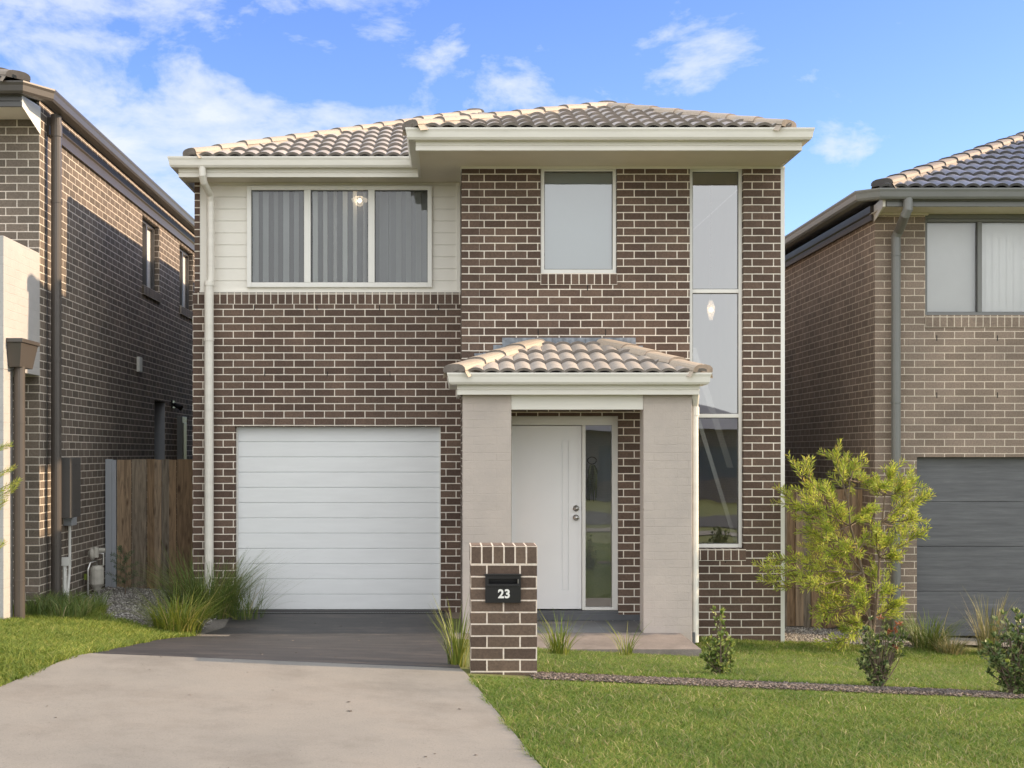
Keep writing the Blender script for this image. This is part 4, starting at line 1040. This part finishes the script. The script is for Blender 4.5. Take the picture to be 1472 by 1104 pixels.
tuft('grass_clump', 256, 910, 'lime green strappy grass clump at the edge of the dark driveway', 'lomandra_lime', 520, .50, .68, .0085, None, .0, .85, .24, 4)
tuft('grass_clump', 345, 898, 'fine straggling dark grass clump leaning across the garage corner', 'lomandra', 110, .55, .75, .006, None, .45, .9, .2, 14)
tuft('grass_clump', 658, 962, 'tall loose grass clump left of the brick letterbox', 'lomandra_lime', 90, .50, .34, .007, None, .25, .4, .07, 5)
tuft('grass_clump', 803, 945, 'spiky green grass clump right of the brick letterbox', 'lomandra_lime', 90, .42, .36, .008, None, 0, .35, .08, 6)
tuft('grass_clump', 899, 946, 'small sparse grass clump before the porch path', 'lomandra_lime', 38, .36, .34, .008, None, 0, .5, .06, 7)
tuft('grass_clump', 1345, 938, 'drooping green and straw grass clump before the dark grey garage', 'lomandra', 330, .48, .56, .008, None, .2, .75, .18, 8)
tuft('grass_clump', 1372, 944, 'low dry straw grass clump between the green clump and the right shrub', 'lomandra_dry', 200, .30, .5, .007, None, .1, .8, .14, 9)
tuft('grass_clump', 1437, 950, 'tall upright straw coloured grass clump behind the right shrub', 'lomandra_dry', 170, .68, .42, .008, None, .3, .2, .10, 10)
tuft('grass_clump', 1302, 925, 'dark grass clump at the foot of the right house downpipe', 'lomandra', 140, .40, .25, .008, None, .4, .5, .10, 12)

def leafmesh(name, items, mat, parent, fold=.25):
    """items: list of (pos, dir, length, width, up)"""
    V = []; Fc = []
    for p, d, L, w, up in items:
        d = Vector(d).normalized(); s = d.cross(Vector(up))
        if s.length < 1e-4: s = d.cross(Vector((1,0,0)))
        s.normalize(); n = s.cross(d); p = Vector(p); k = len(V)
        m = p + d*(L*.5) - n*(w*fold)
        V += [p, m + s*(w/2) + n*(w*fold*1.6), p + d*L, m - s*(w/2) + n*(w*fold*1.6), m]
        Fc += [(k, k+4, k+1), (k+4, k+2, k+1), (k, k+3, k+4), (k+4, k+3, k+2)]
    return np_mesh(name, [tuple(v) for v in V], Fc, M[mat], parent)
def rvec(rs): 
    v = Vector((rs.normal(), rs.normal(), rs.normal())); return v.normalized()
def twig_leaves(rs, p, q, n, L, w, ang=.75, start=.2):
    """leaves spiralling round a twig, like a bottlebrush"""
    p, q = Vector(p), Vector(q); t = (q-p).normalized(); out = []
    a = t.cross(Vector((.3,.2,1))).normalized(); b = t.cross(a)
    for i in range(n):
        s = start + (1-start)*(i+rs.random())/n; th = i*2.4 + rs.normal(0, .3)
        d = t*math.cos(ang) + (a*math.cos(th)+b*math.sin(th))*math.sin(ang)
        l = L*rs.uniform(.65, 1.15)*(1.0 if s < .9 else .75)
        out.append((p.lerp(q, s), d + Vector((0,0,.15)), l, w*rs.uniform(.8, 1.2), rvec(rs)))
    return out
def bez(p, q, bend, k=6):
    p, q = Vector(p), Vector(q); m = p.lerp(q, .5) + Vector(bend)
    return [p*(1-t)**2 + m*2*t*(1-t) + q*t*t for t in [i/k for i in range(k+1)]]

# yellow-green bottlebrush tree
rs = np.random.default_rng(21)
bx, by = 0, 13.9
D = 13.9
def tp(px, py, dd=0): return Vector((X(px, D+dd), D+dd, Z(py, D+dd)))
base = Vector((X(1252, D), D, G(X(1252, D), D)))
tree = thing('bottlebrush_tree', base, 'small yellow green bottlebrush tree in the lawn before the right paling fence', 'tree')
trunkpts = [base-Vector((0,0,.05)), tp(1250, 890), tp(1246, 860), tp(1240, 823), tp(1232, 790), tp(1222, 755), tp(1219, 720), tp(1222, 690)]
wood = MB(); wood.tube(trunkpts, [.022, .02, .018, .016, .014, .011, .009, .006], 7)
stem2 = [base-Vector((.01,0,.05)), tp(1258, 885, .1), tp(1262, 845, .15), tp(1264, 800, .2), tp(1268, 750, .2), tp(1272, 710, .15)]
wood.tube(stem2, [.018, .016, .014, .011, .009, .006], 7)
leaves = []; flowers = []
tips = [((1137,660),3,-.3), ((1150,668),4,-.2), ((1197,652),6,.0), ((1210,676),7,.3), ((1227,668),7,.1), ((1240,690),7,.4), ((1255,700),5,.3,1), ((1281,676),5,.0,1), ((1270,695),5,-.3,1), ((1298,698),5,.1,1), ((1315,690),4,.2,1), ((1330,712),4,-.1,1),
  ((1326,764),3,.1,1), ((1316,745),4,-.3,1), ((1300,750),4,.5,1), ((1287,800),3,.0,1), ((1302,722),4,.4,1), ((1118,703),4,-.2), ((1130,715),4,.3), ((1160,720),5,-.3), ((1175,735),5,.2), ((1159,762),4,.0), ((1165,785),4,.4), ((1185,760),5,-.4),
  ((1098,818),3,-.3), ((1112,800),3,.1), ((1096,836),2,-.1), ((1135,825),3,.2), ((1150,838),3,-.4), ((1158,806),3,.3), ((1170,884),2,-.1), ((1180,870),2,.2), ((1199,925),1,-.2), ((1212,905),1,.1), ((1228,890),1,.3), ((1294,865),1,.0,1), ((1280,880),1,.3,1), ((1270,850),2,-.3,1),
  ((1190,800),4,-.4), ((1205,820),3,.4), ((1215,790),4,-.5), ((1245,770),4,.5), ((1260,760),3,-.4,1), ((1250,730),5,-.5), ((1235,745),5,.5), ((1275,775),3,.3,1), ((1200,745),5,.4), ((1195,715),5,-.5), ((1180,700),6,.1), ((1240,860),1,-.4), ((1262,820),2,.4,1), ((1225,840),2,-.4), ((1205,860),2,.1), ((1190,845),3,.4)]
for it in tips:
    (px, py), node, dd = it[0], it[1], it[2]; src = stem2 if len(it) > 3 else trunkpts
    p = src[min(node, len(src)-1)]; q = tp(px, py, dd)
    br = bez(p, q, (rs.normal(0, .04), rs.normal(0, .04), -.06 + rs.normal(0, .04)), 7)
    Lb = (q-Vector(p)).length
    wood.tube(br, [.0085-.0008*i for i in range(8)], 5)
    leaves += twig_leaves(rs, br[-3], br[-1]+(br[-1]-br[-2])*.25, 34, .088, .0125, .78, 0)
    for k in range(2, 7):
        for _ in range(2 if k > 3 else 1):
            c = br[k]; dirn = ((br[k]-br[k-1]).normalized() + rvec(rs)*.85 + Vector((0,0,.3))).normalized()
            l = rs.uniform(.12, .27)*(1 if Lb > .4 else .8); e = c + dirn*l
            wood.tube([c, c.lerp(e, .5)+rvec(rs)*.01, e], [.004, .003, .002], 4)
            leaves += twig_leaves(rs, c, e, int(9+l*75), .080, .012, .8, .1)
wood.build('trunk', M['bark'], tree)
leafmesh('crown', leaves, 'bottlebrush', tree)

def shrub(px, py, pts, label, mat, d_off=0, lw=.026, ll=.05, seed=1, reds=(), tipsy=0, name='shrub'):
    """pts: (px, py, radius px, leaf count) leaf masses measured on the photo"""
    rs = np.random.default_rng(seed); x0, y0 = ground_at(px, py); y0 += d_off; base = Vector((x0, y0, G(x0, y0)))
    t = thing(name, base, label, 'shrub', 'young shrubs in the mulch strip'); w = MB(); lv = []; tip = []; red = []
    for (qx, qy, r, n) in pts:
        c = Vector((X(qx, y0), y0, Z(qy, y0))); rr = r*y0/F
        for _ in range(max(3, n//14)):
            e = c + rvec(rs)*rr*rs.uniform(.55, 1.05); e.y = y0+(e.y-y0)*1.0
            pth = bez(base + Vector((rs.normal(0,.012), rs.normal(0,.012), -.02)), e, (rs.normal(0,.02), rs.normal(0,.02), .05), 5)
            w.tube(pth, [.007, .006, .005, .004, .003, .002], 5)
            m = 14
            for i in range(m):
                s = .35 + .65*(i+rs.random())/m; k = min(int(s*5), 4); p = pth[k].lerp(pth[k+1], s*5-k)
                if (p-c).length > rr*1.15: continue
                d = (rvec(rs) + (p-c).normalized()*.6 + Vector((0,0,.55)))
                lv.append((p, d, ll*rs.uniform(.6, 1.15), lw*rs.uniform(.7, 1.15), rvec(rs)))
            for i in range(7):
                d = rvec(rs)*.8 + Vector((0,0,1.0)) + (e-c).normalized()*.5
                lv.append((e, d, ll*rs.uniform(.6, 1.1), lw*rs.uniform(.7, 1.1), rvec(rs)))
            if rs.random() < tipsy:
                for i in range(5): tip.append((e+Vector((0,0,.012)), rvec(rs)*.6 + Vector((0,0,1.1)), ll*.8, lw*.8, rvec(rs)))
    for (qx, qy) in reds:
        c = Vector((X(qx, y0), y0-.05, Z(qy, y0)))
        for i in range(14): red.append((c+rvec(rs)*.012, rvec(rs) + Vector((0,0,.6)), .036, .011, rvec(rs)))
        w.tube([base, c], [.005, .002], 5)
    w.build('stems', M['bark'], t); leafmesh('leaves', lv, mat, t)
    for i in range(0, len(tip), 5): leafmesh('new_tip', tip[i:i+5], 'tipleaf', t)
    for i in range(0, len(red), 14): leafmesh('red_tip', red[i:i+14], 'redleaf', t)
    return t
shrub(1037, 974, [(1032,884,11,55),(1030,900,11,45),(1036,918,17,110),(1042,932,20,150),(1022,938,18,120),(1030,955,22,170),(1048,952,13,80)], 'narrow young shrub with lime tip standing left in the mulch strip', 'shrub', .0, .022, .044, 31, (), .30)
shrub(1262, 990, [(1262,905,20,110),(1280,915,20,130),(1247,925,20,130),(1286,932,14,90),(1262,935,26,190),(1270,958,20,110),(1243,950,12,60),(1262,975,13,80),(1255,960,20,110)], 'rounded shrub with red new growth in the mulch strip before the small tree', 'shrub_dark', .0, .021, .042, 32, ((1290,896),(1262,888),(1283,905),(1275,908),(1284,930)), .06)
shrub(1462, 1000, [(1440,925,28,220),(1470,905,24,190),(1490,930,30,230),(1445,950,28,220),(1475,960,30,220),(1458,982,24,200),(1425,940,16,120),(1440,965,22,180),(1455,900,26,200),(1480,985,24,160)], 'dense dark shrub in the mulch strip at the right edge', 'shrub_dark', .0, .024, .048, 33, (), .12)
# feathery sapling by the left fence
rs = np.random.default_rng(5); sx, sy_ = X(180, 15.7), 15.7; base = Vector((sx, sy_, G(sx, sy_)))
sp = thing('sapling', base, 'feathery blue green sapling before the left paling fence', 'plant'); w = MB(); lv = []
top = Vector((X(176, 15.7), 15.7, Z(790, 15.7))); w.tube([base, base.lerp(top, .5)+Vector((.02,0,0)), top], [.008, .006, .003], 5)
for i in range(16):
    c = base.lerp(top, .15+.85*i/16); a = i*2.4; l = .24*(1-.5*i/16)
    e = c + Vector((math.cos(a)*l, math.sin(a)*l*.7, .07)); w.tube([c, e], [.003, .0015], 4)
    lv += twig_leaves(rs, c, e, 34, .045, .008, 1.0, .05)
w.build('stem', M['bark'], sp); leafmesh('leaves', lv, 'sapling', sp)
# wispy branches entering at the left edge
rs = np.random.default_rng(9); D2 = 11.6; base = Vector((X(-55, D2), D2, G(X(-55, D2), D2)))
ws = thing('wispy_shrub', base, 'wispy yellow green shrub reaching in at the left edge before the pale pier', 'shrub'); w = MB(); lv = []
top = Vector((X(-45, D2), D2, Z(610, D2))); w.tube([base, top], [.02, .008], 6)
for (px, py, dd) in ((28,690,0), (14,640,.1), (20,672,-.1), (8,720,.1), (24,700,.1), (6,780,0), (-8,640,0), (-20,600,.1), (-30,560,0), (-20,700,-.2), (-15,750,.1), (-70,640,.1), (-90,690,0), (-60,580,0)):
    e = Vector((X(px, D2+dd), D2+dd, Z(py, D2+dd))); c = base.lerp(top, clamp((800-py)/200, .2, 1)); pth = bez(c, e, (0,0,.08), 6)
    w.tube(pth, [.006, .005, .004, .004, .003, .003, .002], 5)
    lv += twig_leaves(rs, pth[1], pth[-1], 90, .075, .006, .6, .2)
w.build('stem', M['bark'], ws); leafmesh('leaves', lv, 'bottlebrush', ws)

# ================================================================== SKY, SUN, CAMERA
SUN_EL = R(22.5); SUN_AZ = R(88.5)            # azimuth measured from +Y towards +X
W = bpy.data.worlds.new('World'); SC.world = W; W.use_nodes = True
nt = W.node_tree; bg = nt.nodes['Background']
sky = nd(nt, 'ShaderNodeTexSky', sky_type='NISHITA', sun_disc=False, sun_elevation=SUN_EL, sun_rotation=SUN_AZ, altitude=50, air_density=1.0, dust_density=.6, ozone_density=2.5)
tc = nd(nt, 'ShaderNodeTexCoord')
sep = nd(nt, 'ShaderNodeSeparateXYZ'); ln(nt, tc, 'Generated', sep, 0)
mp = nd(nt, 'ShaderNodeMapping'); mp.inputs['Scale'].default_value = (1.0, 1.0, 1.9); mp.inputs['Location'].default_value = (7.721, 6.415, 8.838); ln(nt, tc, 'Generated', mp, 0)
n1 = nd(nt, 'ShaderNodeTexNoise', i_Scale=8.5, i_Detail=10, i_Roughness=.60, i_Distortion=.25); ln(nt, mp, 0, n1, 0)
# more cloud towards -X; unseen overcast added at -Y for even reflections
bx_ = nd(nt, 'ShaderNodeMath', operation='MULTIPLY_ADD', i_1=-.34, i_2=-.03); ln(nt, sep, 'X', bx_, 0)
cl = nd(nt, 'ShaderNodeClamp'); cl.inputs[1].default_value = -.13; cl.inputs[2].default_value = .14; ln(nt, bx_, 0, cl, 0)
by_ = nd(nt, 'ShaderNodeMapRange'); by_.inputs[1].default_value = .5; by_.inputs[2].default_value = -.3; by_.inputs[3].default_value = 0; by_.inputs[4].default_value = .45; ln(nt, sep, 'Y', by_, 0)
ad = nd(nt, 'ShaderNodeMath', operation='ADD'); ln(nt, n1, 'Fac', ad, 0); ln(nt, cl, 0, ad, 1)
ad2 = nd(nt, 'ShaderNodeMath', operation='ADD'); ln(nt, ad, 0, ad2, 0); ln(nt, by_, 0, ad2, 1)
cr = ramp(nt, ad2, 0, [(.455, (0,0,0)), (.55, (.58,.58,.58)), (.66, (.95,.95,.95))])
hs = nd(nt, 'ShaderNodeHueSaturation', i_Saturation=1.22, i_Value=.60, i_Hue=.523); ln(nt, sky, 0, hs, 'Color')
byc = nd(nt, 'ShaderNodeMapRange'); byc.inputs[1].default_value = .4; byc.inputs[2].default_value = -.4; ln(nt, sep, 'Y', byc, 0)
cc = mixc(nt, (byc, 0), (1.85, 1.98, 2.1), (3.95, 3.98, 4.0))  # unseen cloud behind the camera made brighter, to light the house fronts
mx = mixc(nt, (cr, 0), (hs, 0), (cc, 2)); ln(nt, mx, 2, bg, 'Color'); bg.inputs['Strength'].default_value = .15
S = bpy.data.lights.new('sun', 'SUN'); S.energy = 2.05; S.angle = R(.6); S.color = (1, .74, .49)
so = bpy.data.objects.new('sun', S); COL.objects.link(so)
dv = Vector((math.sin(SUN_AZ)*math.cos(SUN_EL), math.cos(SUN_AZ)*math.cos(SUN_EL), math.sin(SUN_EL)))
so.rotation_euler = dv.to_track_quat('Z', 'Y').to_euler()

cam = bpy.data.cameras.new('camera'); co = bpy.data.objects.new('camera', cam); COL.objects.link(co); SC.camera = co
co.location = (0, 0, CZ); co.rotation_euler = (R(90), 0, 0)
cam.sensor_fit = 'HORIZONTAL'; cam.sensor_width = 36; cam.lens = F/1472*36
cam.shift_x = (736-VX)/1472; cam.shift_y = (VY-552)/1472; cam.clip_end = 5000; cam.clip_start = .05
SC.view_settings.view_transform = 'Standard'; SC.view_settings.look = 'None'; SC.view_settings.exposure = 1.68; SC.view_settings.gamma = 1
SC.render.engine = 'CYCLES'
try: SC.cycles.use_denoising = True
except Exception: pass
SC.cycles.max_bounces = 8; SC.cycles.transparent_max_bounces = 12; SC.cycles.sample_clamp_indirect = 6
